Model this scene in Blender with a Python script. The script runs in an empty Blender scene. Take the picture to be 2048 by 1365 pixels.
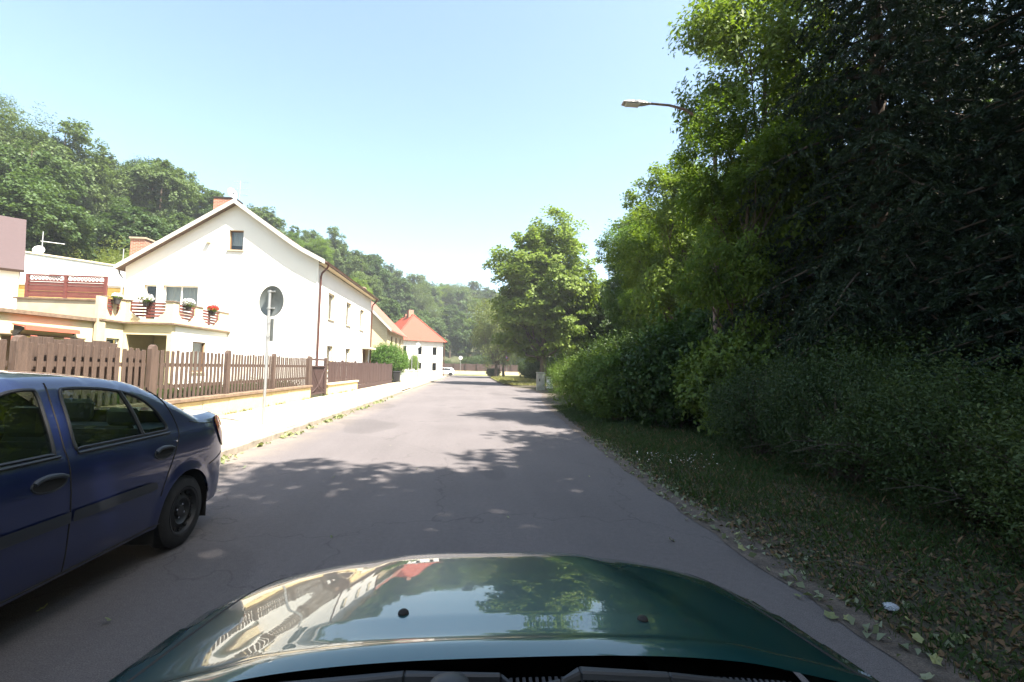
import bpy, bmesh, math, random
import numpy as np
from mathutils import Vector, Matrix
from mathutils.geometry import tessellate_polygon

S = bpy.context.scene
COL = S.collection
R = math.radians
random.seed(7)

# ------------------------------------------------------------------ camera, sky, sun, exposure
cam_d = bpy.data.cameras.new('camera'); cam_d.sensor_width = 36.0; cam_d.lens = 36.0 * 950 / 2048
cam_d.clip_start = 0.05; cam_d.clip_end = 3000
cam = bpy.data.objects.new('camera', cam_d); COL.objects.link(cam)
yaw, pitch, roll = R(4.75), R(3.33), R(1.26)
f_ = Vector((math.sin(yaw) * math.cos(pitch), math.cos(yaw) * math.cos(pitch), math.sin(pitch)))
r_ = Vector((math.cos(yaw), -math.sin(yaw), 0)); u_ = r_.cross(f_)
r2 = r_ * math.cos(roll) + u_ * math.sin(roll); u2 = u_ * math.cos(roll) - r_ * math.sin(roll)
cam.matrix_world = Matrix(((r2.x, u2.x, -f_.x, 0), (r2.y, u2.y, -f_.y, 0), (r2.z, u2.z, -f_.z, 1.55), (0, 0, 0, 1)))
S.camera = cam

SUN_TO = Vector((0.42, -0.31, 0.86)).normalized()          # towards the sun
elev = math.asin(SUN_TO.z); azim = math.atan2(SUN_TO.x, SUN_TO.y)
W = bpy.data.worlds.new('World'); S.world = W; W.use_nodes = True
wn = W.node_tree.nodes; wl = W.node_tree.links; wn.clear()
sky = wn.new('ShaderNodeTexSky'); sky.sky_type = 'NISHITA'; sky.sun_disc = False
sky.sun_elevation = elev; sky.sun_rotation = azim; sky.air_density = 1.0; sky.dust_density = 2.0; sky.ozone_density = 0.3
bg = wn.new('ShaderNodeBackground'); bg.inputs[1].default_value = 0.092
tint = wn.new('ShaderNodeVectorMath'); tint.operation = 'MULTIPLY'; tint.inputs[1].default_value = (1.03, 1.07, .99)
wl.new(sky.outputs[0], tint.inputs[0]); wo = wn.new('ShaderNodeOutputWorld'); wl.new(tint.outputs[0], bg.inputs[0]); wl.new(bg.outputs[0], wo.inputs[0])
sd = bpy.data.lights.new('sun', 'SUN'); sd.energy = 5.0; sd.angle = R(0.53); sd.color = (1.0, 0.94, 0.85)
sun = bpy.data.objects.new('sun', sd); COL.objects.link(sun)
sun.rotation_euler = (-SUN_TO).to_track_quat('-Z', 'Y').to_euler()
S.view_settings.view_transform = 'Standard'; S.view_settings.look = 'None'
S.view_settings.exposure = 2.1; S.view_settings.gamma = 1.0
S.view_settings.use_curve_mapping = False
S.cycles.max_bounces = 6; S.cycles.transparent_max_bounces = 12; S.cycles.diffuse_bounces = 3
S.cycles.glossy_bounces = 3; S.cycles.transmission_bounces = 4; S.cycles.use_denoising = True
S.cycles.caustics_reflective = False; S.cycles.caustics_refractive = False

# ------------------------------------------------------------------ materials
def mat(name, col, rough=0.8, var=0.0, vscale=3.0, col2=None, bump=0.0, bscale=40.0, metallic=0.0, coat=0.0, spec=0.5, emit=None,
        fine=0.0, fscale=60.0, stretch=None):
    m = bpy.data.materials.new(name); m.use_nodes = True
    n = m.node_tree.nodes; l = m.node_tree.links; p = n['Principled BSDF']
    p.inputs['Base Color'].default_value = (*col, 1); p.inputs['Roughness'].default_value = rough
    p.inputs['Metallic'].default_value = metallic; p.inputs['Coat Weight'].default_value = coat
    p.inputs['Specular IOR Level'].default_value = spec
    if coat: p.inputs['Coat Roughness'].default_value = .015; p.inputs['Coat IOR'].default_value = 1.65
    tc = n.new('ShaderNodeTexCoord'); src = tc.outputs['Object']
    if stretch:
        mp = n.new('ShaderNodeMapping'); mp.inputs['Scale'].default_value = stretch; l.new(src, mp.inputs[0]); src = mp.outputs[0]
    last = None
    if var or col2:
        t = n.new('ShaderNodeTexNoise'); t.inputs['Scale'].default_value = vscale; t.inputs['Detail'].default_value = 7
        t.inputs['Roughness'].default_value = 0.62; l.new(src, t.inputs['Vector'])
        cr = n.new('ShaderNodeMapRange'); cr.inputs[1].default_value = 0.36; cr.inputs[2].default_value = 0.66; l.new(t.outputs[0], cr.inputs[0])
        mx = n.new('ShaderNodeMix'); mx.data_type = 'RGBA'; l.new(cr.outputs[0], mx.inputs[0])
        c2 = col2 if col2 else tuple(max(0, c * (1 - var)) for c in col)
        c1 = col if col2 else tuple(min(1, c * (1 + var * .6)) for c in col)
        mx.inputs[6].default_value = (*c1, 1); mx.inputs[7].default_value = (*c2, 1); last = mx.outputs[2]
        l.new(last, p.inputs['Base Color'])
    if fine:
        t = n.new('ShaderNodeTexNoise'); t.inputs['Scale'].default_value = fscale; t.inputs['Detail'].default_value = 4; l.new(src, t.inputs['Vector'])
        mr = n.new('ShaderNodeMapRange'); mr.inputs[1].default_value = .3; mr.inputs[2].default_value = .7
        mr.inputs[3].default_value = 1 - fine; mr.inputs[4].default_value = 1 + fine; l.new(t.outputs[0], mr.inputs[0])
        vm = n.new('ShaderNodeVectorMath'); vm.operation = 'SCALE'; l.new(mr.outputs[0], vm.inputs['Scale'])
        if last: l.new(last, vm.inputs[0])
        else: vm.inputs[0].default_value = col
        l.new(vm.outputs[0], p.inputs['Base Color'])
    if bump:
        t = n.new('ShaderNodeTexNoise'); t.inputs['Scale'].default_value = bscale; t.inputs['Detail'].default_value = 5; l.new(src, t.inputs['Vector'])
        b = n.new('ShaderNodeBump'); b.inputs['Strength'].default_value = bump; b.inputs['Distance'].default_value = .02
        l.new(t.outputs[0], b.inputs['Height']); l.new(b.outputs[0], p.inputs['Normal'])
    if emit: p.inputs['Emission Color'].default_value = (*emit, 1); p.inputs['Emission Strength'].default_value = 1
    return m

def leafmat(name, c1, c2, trans=0.35, vs=0.5):
    m = bpy.data.materials.new(name); m.use_nodes = True
    n = m.node_tree.nodes; l = m.node_tree.links; n.clear()
    geo = n.new('ShaderNodeNewGeometry'); oi = n.new('ShaderNodeObjectInfo')
    tc = n.new('ShaderNodeTexCoord')
    t = n.new('ShaderNodeTexNoise'); t.inputs['Scale'].default_value = vs; t.inputs['Detail'].default_value = 3; l.new(tc.outputs['Object'], t.inputs['Vector'])
    a = n.new('ShaderNodeMath'); a.operation = 'MULTIPLY_ADD'; a.inputs[1].default_value = .6; l.new(geo.outputs['Random Per Island'], a.inputs[0]); 
    mr = n.new('ShaderNodeMapRange'); mr.inputs[1].default_value = .3; mr.inputs[2].default_value = .7; mr.inputs[3].default_value = 0; mr.inputs[4].default_value = .4
    l.new(t.outputs[0], mr.inputs[0]); l.new(mr.outputs[0], a.inputs[2])
    mx = n.new('ShaderNodeMix'); mx.data_type = 'RGBA'; mx.inputs[6].default_value = (*c1, 1); mx.inputs[7].default_value = (*c2, 1); l.new(a.outputs[0], mx.inputs[0])
    hs = n.new('ShaderNodeHueSaturation'); l.new(mx.outputs[2], hs.inputs['Color'])
    h = n.new('ShaderNodeMapRange'); h.inputs[3].default_value = .478; h.inputs[4].default_value = .515; l.new(oi.outputs['Random'], h.inputs[0]); l.new(h.outputs[0], hs.inputs['Hue'])
    v = n.new('ShaderNodeMapRange'); v.inputs[3].default_value = 1.28; v.inputs[4].default_value = .74; l.new(oi.outputs['Random'], v.inputs[0]); l.new(v.outputs[0], hs.inputs['Value'])
    d = n.new('ShaderNodeBsdfPrincipled'); d.inputs['Roughness'].default_value = .55; d.inputs['Specular IOR Level'].default_value = .25; l.new(hs.outputs[0], d.inputs['Base Color'])
    tr = n.new('ShaderNodeBsdfTranslucent'); sc = n.new('ShaderNodeVectorMath'); sc.operation = 'MULTIPLY'; sc.inputs[1].default_value = (1.25, 1.3, .6)
    l.new(hs.outputs[0], sc.inputs[0]); l.new(sc.outputs[0], tr.inputs['Color'])
    ms = n.new('ShaderNodeMixShader'); ms.inputs[0].default_value = trans; l.new(d.outputs[0], ms.inputs[1]); l.new(tr.outputs[0], ms.inputs[2])
    o = n.new('ShaderNodeOutputMaterial'); l.new(ms.outputs[0], o.inputs[0])
    return m

def glassmat(name, tint=(.7, .8, .78), refl_ior=1.5, base=(.02, .025, .025), opaque=0.0):
    m = bpy.data.materials.new(name); m.use_nodes = True
    n = m.node_tree.nodes; l = m.node_tree.links; n.clear()
    tr = n.new('ShaderNodeBsdfTransparent'); tr.inputs[0].default_value = (*tint, 1)
    df = n.new('ShaderNodeBsdfDiffuse'); df.inputs[0].default_value = (*base, 1)
    m0 = n.new('ShaderNodeMixShader'); m0.inputs[0].default_value = opaque; l.new(tr.outputs[0], m0.inputs[1]); l.new(df.outputs[0], m0.inputs[2])
    gl = n.new('ShaderNodeBsdfGlossy'); gl.inputs['Roughness'].default_value = 0.01; gl.inputs['Color'].default_value = (.95, .97, 1, 1)
    lw = n.new('ShaderNodeLayerWeight'); pw = n.new('ShaderNodeMath'); pw.operation = 'POWER'; l.new(lw.outputs['Facing'], pw.inputs[0]); pw.inputs[1].default_value = 4.5
    fr = n.new('ShaderNodeMath'); fr.operation = 'MULTIPLY_ADD'; fr.inputs[1].default_value = .85; fr.inputs[2].default_value = .06; l.new(pw.outputs[0], fr.inputs[0]); lw.inputs[0].default_value = .5
    ms = n.new('ShaderNodeMixShader'); l.new(fr.outputs[0], ms.inputs[0]); l.new(m0.outputs[0], ms.inputs[1]); l.new(gl.outputs[0], ms.inputs[2])
    o = n.new('ShaderNodeOutputMaterial'); l.new(ms.outputs[0], o.inputs[0])
    return m

def roadmat():
    m = bpy.data.materials.new('asphalt'); m.use_nodes = True
    n = m.node_tree.nodes; l = m.node_tree.links; p = n['Principled BSDF']; p.inputs['Roughness'].default_value = .85
    p.inputs['Specular IOR Level'].default_value = .3
    tc = n.new('ShaderNodeTexCoord')
    def noise(scale, det, stretch=None, rough=.6):
        t = n.new('ShaderNodeTexNoise'); t.inputs['Scale'].default_value = scale; t.inputs['Detail'].default_value = det; t.inputs['Roughness'].default_value = rough
        if stretch:
            mp = n.new('ShaderNodeMapping'); mp.inputs['Scale'].default_value = stretch; l.new(tc.outputs['Object'], mp.inputs[0]); l.new(mp.outputs[0], t.inputs['Vector'])
        else: l.new(tc.outputs['Object'], t.inputs['Vector'])
        return t.outputs[0]
    def rng(src, a, b, c, d):
        r = n.new('ShaderNodeMapRange'); r.inputs[1].default_value = a; r.inputs[2].default_value = b; r.inputs[3].default_value = c; r.inputs[4].default_value = d
        l.new(src, r.inputs[0]); return r.outputs[0]
    def mul(a, b):
        q = n.new('ShaderNodeMath'); q.operation = 'MULTIPLY'; l.new(a, q.inputs[0]); l.new(b, q.inputs[1]); return q.outputs[0]
    big = rng(noise(.35, 5), .3, .7, .90, 1.10)
    streak = rng(noise(1.0, 4, (1.6, .12, 1)), .3, .7, .93, 1.06)
    fine = rng(noise(140, 3), .3, .7, .55, 1.45)
    mid = rng(noise(22, 4), .3, .7, .9, 1.1)
    v = n.new('ShaderNodeTexVoronoi'); v.feature = 'DISTANCE_TO_EDGE'; v.inputs['Scale'].default_value = .33
    nz = n.new('ShaderNodeTexNoise'); nz.inputs['Scale'].default_value = 2.0; nz.inputs['Detail'].default_value = 6; l.new(tc.outputs['Object'], nz.inputs['Vector'])
    vm = n.new('ShaderNodeVectorMath'); vm.operation = 'MULTIPLY_ADD'; vm.inputs[1].default_value = (.9, .9, .9); l.new(nz.outputs[1], vm.inputs[0]); l.new(tc.outputs['Object'], vm.inputs[2]); l.new(vm.outputs[0], v.inputs['Vector'])
    crack = rng(v.outputs['Distance'], 0.0, .006, .72, 1.0)
    pat = rng(noise(.9, 2, (.5, .22, 1), .3), .60, .615, 1.0, .86)
    oil = rng(noise(3.2, 3), .68, .78, 1.0, .72)
    val = mul(mul(mul(mul(big, streak), mul(fine, mid)), crack), mul(pat, oil))
    # dusty band along both edges
    sx = n.new('ShaderNodeSeparateXYZ'); l.new(tc.outputs['Object'], sx.inputs[0])
    lo = rng(sx.outputs[0], -3.0, -4.1, 0, 1)
    e = mul(lo, rng(noise(1.5, 5), .35, .6, .2, 1))
    mx = n.new('ShaderNodeMix'); mx.data_type = 'RGBA'; mx.inputs[6].default_value = (.118, .105, .104, 1); mx.inputs[7].default_value = (.22, .18, .14, 1); l.new(e, mx.inputs[0])
    s = n.new('ShaderNodeVectorMath'); s.operation = 'SCALE'; l.new(mx.outputs[2], s.inputs[0]); l.new(val, s.inputs['Scale']); l.new(s.outputs[0], p.inputs['Base Color'])
    b = n.new('ShaderNodeBump'); b.inputs['Strength'].default_value = .5; b.inputs['Distance'].default_value = .01; l.new(noise(120, 3), b.inputs['Height']); l.new(b.outputs[0], p.inputs['Normal'])
    return m

def brickmat(name, c1, c2, mortar, sc=1.0):
    m = bpy.data.materials.new(name); m.use_nodes = True
    n = m.node_tree.nodes; l = m.node_tree.links; p = n['Principled BSDF']; p.inputs['Roughness'].default_value = .9
    tc = n.new('ShaderNodeTexCoord'); sp = n.new('ShaderNodeSeparateXYZ'); l.new(tc.outputs['Object'], sp.inputs[0])
    ad = n.new('ShaderNodeMath'); l.new(sp.outputs[0], ad.inputs[0]); l.new(sp.outputs[1], ad.inputs[1])
    cb = n.new('ShaderNodeCombineXYZ'); l.new(ad.outputs[0], cb.inputs[0]); l.new(sp.outputs[2], cb.inputs[1])
    b = n.new('ShaderNodeTexBrick'); b.inputs['Scale'].default_value = sc; b.inputs['Color1'].default_value = (*c1, 1); b.inputs['Color2'].default_value = (*c2, 1)
    b.inputs['Mortar'].default_value = (*mortar, 1); b.inputs['Brick Width'].default_value = .25; b.inputs['Row Height'].default_value = .08; b.inputs['Mortar Size'].default_value = .01
    l.new(cb.outputs[0], b.inputs['Vector']); l.new(b.outputs[0], p.inputs['Base Color'])
    return m

M = dict(
    asphalt=roadmat(),
    pave=mat('pavement_concrete', (.42, .36, .27), .9, .14, 1.2, bump=.3, fine=.15, fscale=90),
    kerb=mat('kerb_stone', (.27, .23, .18), .9, .35, 4, bump=.4, fine=.2),
    dirt=mat('verge_soil', (.062, .044, .028), .95, vscale=2.5, col2=(.032, .036, .018), bump=.8, bscale=30, fine=.35, fscale=50),
    gravel=mat('road_edge_grit', (.10, .08, .065), .95, .4, 6, bump=.8, fine=.45, fscale=120),
    earth=mat('ground_soil', (.10, .095, .04), .95, vscale=.6, col2=(.055, .07, .022), bump=.6, fine=.3),
    dry=mat('dry_verge', (.30, .26, .10), .95, vscale=.5, col2=(.10, .14, .035), bump=.6, fine=.3),
    hill=mat('hill_soil', (.045, .05, .02), .95, .3, .3),
    white=mat('cream_render', (.76, .735, .68), .9, .035, .7, bump=.15, bscale=90),
    cream=mat('yellow_render', (.62, .53, .34), .9, .10, 1.0, bump=.15, bscale=80),
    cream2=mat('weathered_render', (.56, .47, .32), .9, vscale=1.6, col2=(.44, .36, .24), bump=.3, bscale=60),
    white2=mat('white_render', (.8, .79, .74), .9, .04, .6),
    beige=mat('trim_cream', (.62, .53, .36), .85, .1, 3),
    trimbrown=mat('brown_metal', (.085, .028, .018), .45),
    gutter=mat('gutter_brown', (.09, .03, .02), .4),
    verge=mat('roof_edge_board', (.52, .49, .44), .7, .08, 4),
    rooftile=mat('grey_brown_tiles', (.13, .09, .07), .8, .3, 6, bump=.5, bscale=20),
    redroof=mat('red_tiles', (.26, .046, .021), .75, .16, 5, bump=.4, bscale=25, stretch=(1, 1, 6)),
    darkred=mat('dark_red_tiles', (.046, .021, .021), .6, .15, 6, stretch=(1, 1, 5)),
    oldred=mat('pale_red_tiles', (.25, .105, .07), .85, .3, 4),
    yellowsid=mat('yellow_siding', (.66, .47, .15), .8, .06, 6, stretch=(.3, .3, 9)),
    brick=brickmat('chimney_brick', (.40, .13, .06), (.28, .09, .05), (.38, .33, .27)),
    ybrick=brickmat('ochre_brick', (.62, .48, .28), (.54, .40, .23), (.6, .54, .42)),
    cap=mat('chimney_cap', (.35, .29, .2), .9, .2, 8),
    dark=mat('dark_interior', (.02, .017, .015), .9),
    wood=mat('brown_fence_wood', (.084, .054, .040), .8, .35, 5, bump=.4, bscale=30, stretch=(4, 4, .5), fine=.2),
    wood2=mat('dark_brown_boards', (.060, .032, .028), .75, .25, 5, bump=.3, stretch=(4, 4, .5)),
    railwood=mat('red_brown_boards', (.15, .042, .032), .6, .15, 4),
    redpaint=mat('red_painted_wood', (.35, .09, .05), .6, .15, 4),
    coping=mat('wall_coping', (.19, .13, .085), .9, .35, 6, bump=.5),
    block=mat('sandstone_block', (.64, .52, .27), .9, vscale=3.5, col2=(.52, .43, .25), bump=.5, bscale=25, fine=.15),
    steel=mat('galvanised_steel', (.42, .43, .43), .45, .12, 6, metallic=.6),
    signback=mat('sign_back_grey', (.17, .185, .18), .5, .25, 3, metallic=.3),
    signwhite=mat('sign_white', (.8, .8, .8), .4), signred=mat('sign_red', (.5, .02, .02), .4), signblue=mat('sign_blue', (.03, .10, .45), .4),
    lampmetal=mat('lamp_pole_paint', (.20, .13, .11), .6, .35, 8), lamphead=mat('lamp_head_grey', (.30, .29, .27), .5), lampglass=mat('lamp_diffuser', (.55, .56, .52), .2),
    awning=mat('red_awning', (.42, .10, .06), .6, .08, 5),
    frame=mat('white_window_frame', (.8, .8, .78), .4), curtain=mat('window_curtain', (.62, .62, .62), .9, .2, 12, stretch=(8, 8, .3)),
    brownframe=mat('brown_window_frame', (.20, .11, .06), .5), reveal=mat('window_reveal', (.55, .44, .28), .9),
    glass=glassmat('window_glass', (.55, .6, .6), 1.5), carglass=glassmat('car_glass', (.48, .58, .54), 1.5),
    blue=mat('blue_metallic_paint', (.012, .021, .088), .30, metallic=.35, coat=1.0),
    green=mat('green_metallic_paint', (.004, .055, .058), .34, metallic=.45, coat=1.0),
    carwhite=mat('white_car_paint', (.78, .78, .76), .3, coat=.8),
    plastic=mat('black_plastic', (.018, .018, .02), .5), plasticgrey=mat('grey_plastic', (.034, .037, .044), .42),
    rubber=mat('tyre_rubber', (.022, .02, .019), .85, .3, 20), rim=mat('steel_rim', (.035, .034, .034), .5, metallic=.4),
    seat=mat('seat_fabric', (.06, .063, .062), .95), chrome=mat('chrome', (.7, .7, .72), .12, metallic=1),
    cowl=mat('cowl_plastic', (.012, .012, .013), .85, spec=.15),
    taillight=mat('tail_light_red', (.45, .012, .012), .12, coat=1), lens=mat('lamp_lens', (.6, .6, .6), .1, coat=1),
    bark=mat('bark', (.085, .06, .042), .95, .4, 9, bump=.8, bscale=18, stretch=(1, 1, .25)),
    twig=mat('bare_twigs', (.075, .055, .042), .9),
    box=mat('cabinet_grey', (.26, .265, .22), .6, .12, 5), pot=mat('plant_pot', (.06, .05, .045), .7),
    fwhite=mat('white_petals', (.75, .70, .68), .7), fred=mat('red_petals', (.62, .03, .02), .6), fpink=mat('pink_petals', (.6, .25, .25), .6),
    fencegreen=mat('pale_green_wall', (.36, .42, .36), .9, .1, 3), bin=mat('black_bin', (.02, .02, .022), .5), foil=mat('crumpled_white_wrapper', (.38, .41, .46), .3, .3, 30),
    lf_oak=leafmat('oak_leaves', (.052, .092, .030), (.085, .130, .042), .32),
    lf_chest=leafmat('chestnut_leaves', (.13, .20, .032), (.23, .28, .055), .42),
    lf_rob=leafmat('robinia_leaves', (.066, .126, .018), (.13, .19, .027), .45),
    lf_willow=leafmat('willow_leaves', (.08, .115, .032), (.11, .145, .042), .4),
    lf_spruce=leafmat('spruce_needles', (.014, .030, .016), (.026, .048, .022), .08),
    lf_shrub=leafmat('shrub_leaves', (.030, .060, .014), (.055, .095, .022), .28),
    lf_shrub2=leafmat('privet_leaves', (.030, .056, .016), (.055, .085, .024), .25),
    lf_bush=leafmat('clipped_bush_leaves', (.085, .17, .02), (.15, .24, .035), .32),
    lf_grass=leafmat('grass_blades', (.032, .062, .016), (.055, .095, .024), .3, 1.5),
    lf_dry=leafmat('dry_grass_blades', (.22, .20, .07), (.13, .16, .045), .2, .8),
    lf_shrub3=leafmat('hazel_leaves', (.055, .105, .020), (.095, .155, .030), .34),
    lf_fall=leafmat('fallen_leaves', (.18, .22, .09), (.26, .27, .14), .25, 5), lf_fallg=leafmat('grey_fallen_leaves', (.14, .17, .10), (.24, .26, .17), .2, 5),
    lf_brown=leafmat('dry_brown_leaves', (.13, .08, .04), (.19, .13, .07), .1, 5),
)

# ------------------------------------------------------------------ object helpers
OFF = {}
def tag(o, label=None, cat=None, group=None, kind=None):
    if label: o['label'] = label
    if cat: o['category'] = cat
    if group: o['group'] = group
    if kind: o['kind'] = kind
    return o
def thing(name, label, cat, loc=(0, 0, 0), group=None, rz=0.0):
    o = bpy.data.objects.new(name, None); COL.objects.link(o); o.location = loc; o.empty_display_size = .2
    o.rotation_euler = (0, 0, rz); OFF[o.name] = Vector(loc) if rz == 0 else Vector((0, 0, 0))
    return tag(o, label, cat, group)
def link(name, me, parent=None, m=None):
    o = bpy.data.objects.new(name, me); COL.objects.link(o)
    if m and not me.materials: me.materials.append(m)
    if parent:
        o.parent = parent; OFF[o.name] = OFF.get(parent.name, Vector((0, 0, 0)))
    return o
def npmesh(name, v, f, smooth=False):
    """v (N,3), f (K,k) ndarray with k constant"""
    me = bpy.data.meshes.new(name); v = np.asarray(v, np.float32); f = np.asarray(f, np.int32)
    me.vertices.add(len(v)); me.vertices.foreach_set('co', v.ravel())
    k = f.shape[1]; me.loops.add(f.size); me.loops.foreach_set('vertex_index', f.ravel())
    me.polygons.add(len(f)); me.polygons.foreach_set('loop_start', np.arange(0, f.size, k, dtype=np.int32))
    me.polygons.foreach_set('loop_total', np.full(len(f), k, np.int32))
    if smooth: me.polygons.foreach_set('use_smooth', np.ones(len(f), bool))
    me.update(calc_edges=True); return me

class MB:
    def __init__(s): s.v = []; s.f = []
    def add(s, v, f):
        n = len(s.v); s.v += [tuple(p) for p in v]; s.f += [tuple(i + n for i in q) for q in f]; return s
    def box(s, x0, x1, y0, y1, z0, z1):
        v = [(x0, y0, z0), (x1, y0, z0), (x1, y1, z0), (x0, y1, z0), (x0, y0, z1), (x1, y0, z1), (x1, y1, z1), (x0, y1, z1)]
        return s.add(v, [(3, 2, 1, 0), (4, 5, 6, 7), (0, 1, 5, 4), (1, 2, 6, 5), (2, 3, 7, 6), (3, 0, 4, 7)])
    def prism(s, poly, axis, a, b):
        """poly 2D outline extruded along axis ('x': poly=(y,z); 'y': poly=(x,z); 'z': poly=(x,y))"""
        def P(p, t): return {'x': (t, p[0], p[1]), 'y': (p[0], t, p[1]), 'z': (p[0], p[1], t)}[axis]
        n = len(poly); v = [P(p, a) for p in poly] + [P(p, b) for p in poly]
        tri = tessellate_polygon([[Vector((p[0], p[1], 0)) for p in poly]])
        f = [tuple(t) for t in tri] + [tuple(i + n for i in reversed(t)) for t in tri]
        f += [(i, (i + 1) % n, (i + 1) % n + n, i + n) for i in range(n)]
        return s.add(v, f)
    def tube(s, pts, rad, n=8, cap=True):
        pts = [Vector(p) for p in pts]
        if not hasattr(rad, '__len__'): rad = [rad] * len(pts)
        v = []; f = []; ref = None
        for i, p in enumerate(pts):
            d = (pts[min(i + 1, len(pts) - 1)] - pts[max(i - 1, 0)]).normalized()
            if ref is None: ref = d.orthogonal().normalized()
            else:
                ref = (ref - d * ref.dot(d)); ref = ref.normalized() if ref.length > 1e-5 else d.orthogonal().normalized()
            b = d.cross(ref)
            for k in range(n):
                a = 2 * math.pi * k / n; v.append(p + (ref * math.cos(a) + b * math.sin(a)) * rad[i])
        for i in range(len(pts) - 1):
            for k in range(n): f.append((i * n + k, i * n + (k + 1) % n, (i + 1) * n + (k + 1) % n, (i + 1) * n + k))
        if cap: f.append(tuple(range(n - 1, -1, -1))); f.append(tuple(range((len(pts) - 1) * n, len(pts) * n)))
        return s.add(v, f)
    def quad(s, *p): return s.add(p, [tuple(range(len(p)))])
    def lathe(s, prof, c=(0, 0, 0), n=24, axis='z'):
        v = []; f = []
        for r, h in prof:
            for k in range(n):
                a = 2 * math.pi * k / n; q = (r * math.cos(a), r * math.sin(a), h)
                if axis == 'x': q = (q[2], q[0], q[1])
                if axis == 'y': q = (q[1], q[2], q[0])
                v.append((q[0] + c[0], q[1] + c[1], q[2] + c[2]))
        for i in range(len(prof) - 1):
            for k in range(n): f.append((i * n + k, i * n + (k + 1) % n, (i + 1) * n + (k + 1) % n, (i + 1) * n + k))
        return s.add(v, f)
    def mesh(s, name, off=None, smooth=False, bevel=0.0):
        me = bpy.data.meshes.new(name); v = s.v
        if off is not None and off.length > 0: v = [(a - off.x, b - off.y, c - off.z) for a, b, c in v]
        me.from_pydata([tuple(p) for p in v], [], s.f)
        bm = bmesh.new(); bm.from_mesh(me); bmesh.ops.remove_doubles(bm, verts=bm.verts, dist=1e-5) if smooth else None
        bmesh.ops.recalc_face_normals(bm, faces=bm.faces)
        if bevel: bmesh.ops.bevel(bm, geom=[e for e in bm.edges if len(e.link_faces) == 2 and e.calc_face_angle(0) > .5], offset=bevel, segments=1, affect='EDGES', profile=.5)
        bm.to_mesh(me); bm.free()
        if smooth:
            me.polygons.foreach_set('use_smooth', np.ones(len(me.polygons), bool)); me.update()
            try: me.set_sharp_from_angle(angle=R(38))
            except Exception: pass
        return me
    def build(s, name, m, parent=None, smooth=False, bevel=0.0, local=False):
        off = OFF.get(parent.name) if parent and not local else None
        me = s.mesh(name, off, smooth, bevel); me.materials.append(m)
        return link(name, me, parent)
def struct(o): o['kind'] = 'structure'; return o

def piece(name, me, parent, loc, rz=0.0, sc=(1, 1, 1), rot=None):
    o = link(name, me, parent); off = OFF.get(parent.name, Vector((0, 0, 0))); o.location = Vector(loc) - off
    o.rotation_euler = rot if rot else (0, 0, rz); o.scale = sc; return o

def copy_tree(o, parent=None):
    c = o.copy(); COL.objects.link(c)
    if parent: c.parent = parent
    for ch in o.children: copy_tree(ch, c)
    return c

def wall(mb, pts, holes, P, depth, rev=None):
    """planar wall: outline pts (u,v), rectangular holes (u0,v0,u1,v1); P(u,v,d) -> world; reveals go depth deep into rev (or mb)"""
    loops = [[Vector((a, b, 0)) for a, b in pts]]
    for (a, b, c, d) in holes: loops.append([Vector((a, b, 0)), Vector((a, d, 0)), Vector((c, d, 0)), Vector((c, b, 0))])
    tri = tessellate_polygon(loops); flat = [p for lp in loops for p in lp]
    mb.add([P(p.x, p.y, 0) for p in flat], [tuple(t) for t in tri])
    r = rev or mb
    for (a, b, c, d) in holes:
        for q in (((a, b), (a, d)), ((c, b), (c, d)), ((a, b), (c, b)), ((a, d), (c, d))):
            (u0, v0), (u1, v1) = q
            r.quad(P(u0, v0, 0), P(u1, v1, 0), P(u1, v1, depth), P(u0, v0, depth))

def window(parent, P, a, b, c, d, depth, frame=None, mull=1, curtain=True, sill=True, trans=False, dark=False):
    """window object in an opening: frame + panes + curtain behind + sill"""
    fm = frame or M['frame']; t = .06; mb = MB()
    def bar(u0, v0, u1, v1):
        vs = [P(u, v, w) for w in (depth - .05, depth) for u, v in ((u0, v0), (u1, v0), (u1, v1), (u0, v1))]
        mb.add(vs, [(0, 1, 2, 3), (7, 6, 5, 4), (0, 4, 5, 1), (1, 5, 6, 2), (2, 6, 7, 3), (3, 7, 4, 0)])
    bar(a + .002, b + .002, c - .002, b + t); bar(a + .002, d - t, c - .002, d - .002); bar(a + .002, b + t, a + t, d - t); bar(c - t, b + t, c - .002, d - t)
    for k in range(1, mull): u = a + (c - a) * k / mull; bar(u - t / 2, b + t, u + t / 2, d - t)
    w = mb.build('window', fm, parent)
    for k in range(mull):
        u0 = a + (c - a) * k / mull + t * .6; u1 = a + (c - a) * (k + 1) / mull - t * .6
        MB().quad(P(u0, b + t, depth - .02), P(u1, b + t, depth - .02), P(u1, d - t, depth - .02), P(u0, d - t, depth - .02)).build('pane', M['glass'], w)
    if curtain:
        n = 14; cb = MB(); zb = b + (d - b) * (.28 if curtain == 'half' else .04)
        for i in range(n):
            u0 = a + (c - a) * i / n; u1 = a + (c - a) * (i + 1) / n; w0 = depth + .10 + .02 * (i % 2); w1 = depth + .10 + .02 * ((i + 1) % 2)
            cb.quad(P(u0, zb, w0), P(u1, zb, w1), P(u1, d, w1), P(u0, d, w0))
        cb.build('curtain', M['curtain'], w)
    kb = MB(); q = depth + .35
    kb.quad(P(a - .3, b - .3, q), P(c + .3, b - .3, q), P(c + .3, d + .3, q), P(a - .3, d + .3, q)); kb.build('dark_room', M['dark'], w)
    if sill:
        vs = [P(u, v, ww) for ww in (-.07, depth - .05) for u, v in ((a - .06, b - .045), (c + .06, b - .045), (c + .06, b - .003), (a - .06, b - .003))]
        MB().add(vs, [(0, 1, 2, 3), (7, 6, 5, 4), (0, 4, 5, 1), (1, 5, 6, 2), (2, 6, 7, 3), (3, 7, 4, 0)]).build('sill', M['beige'], w)
    return w

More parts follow.
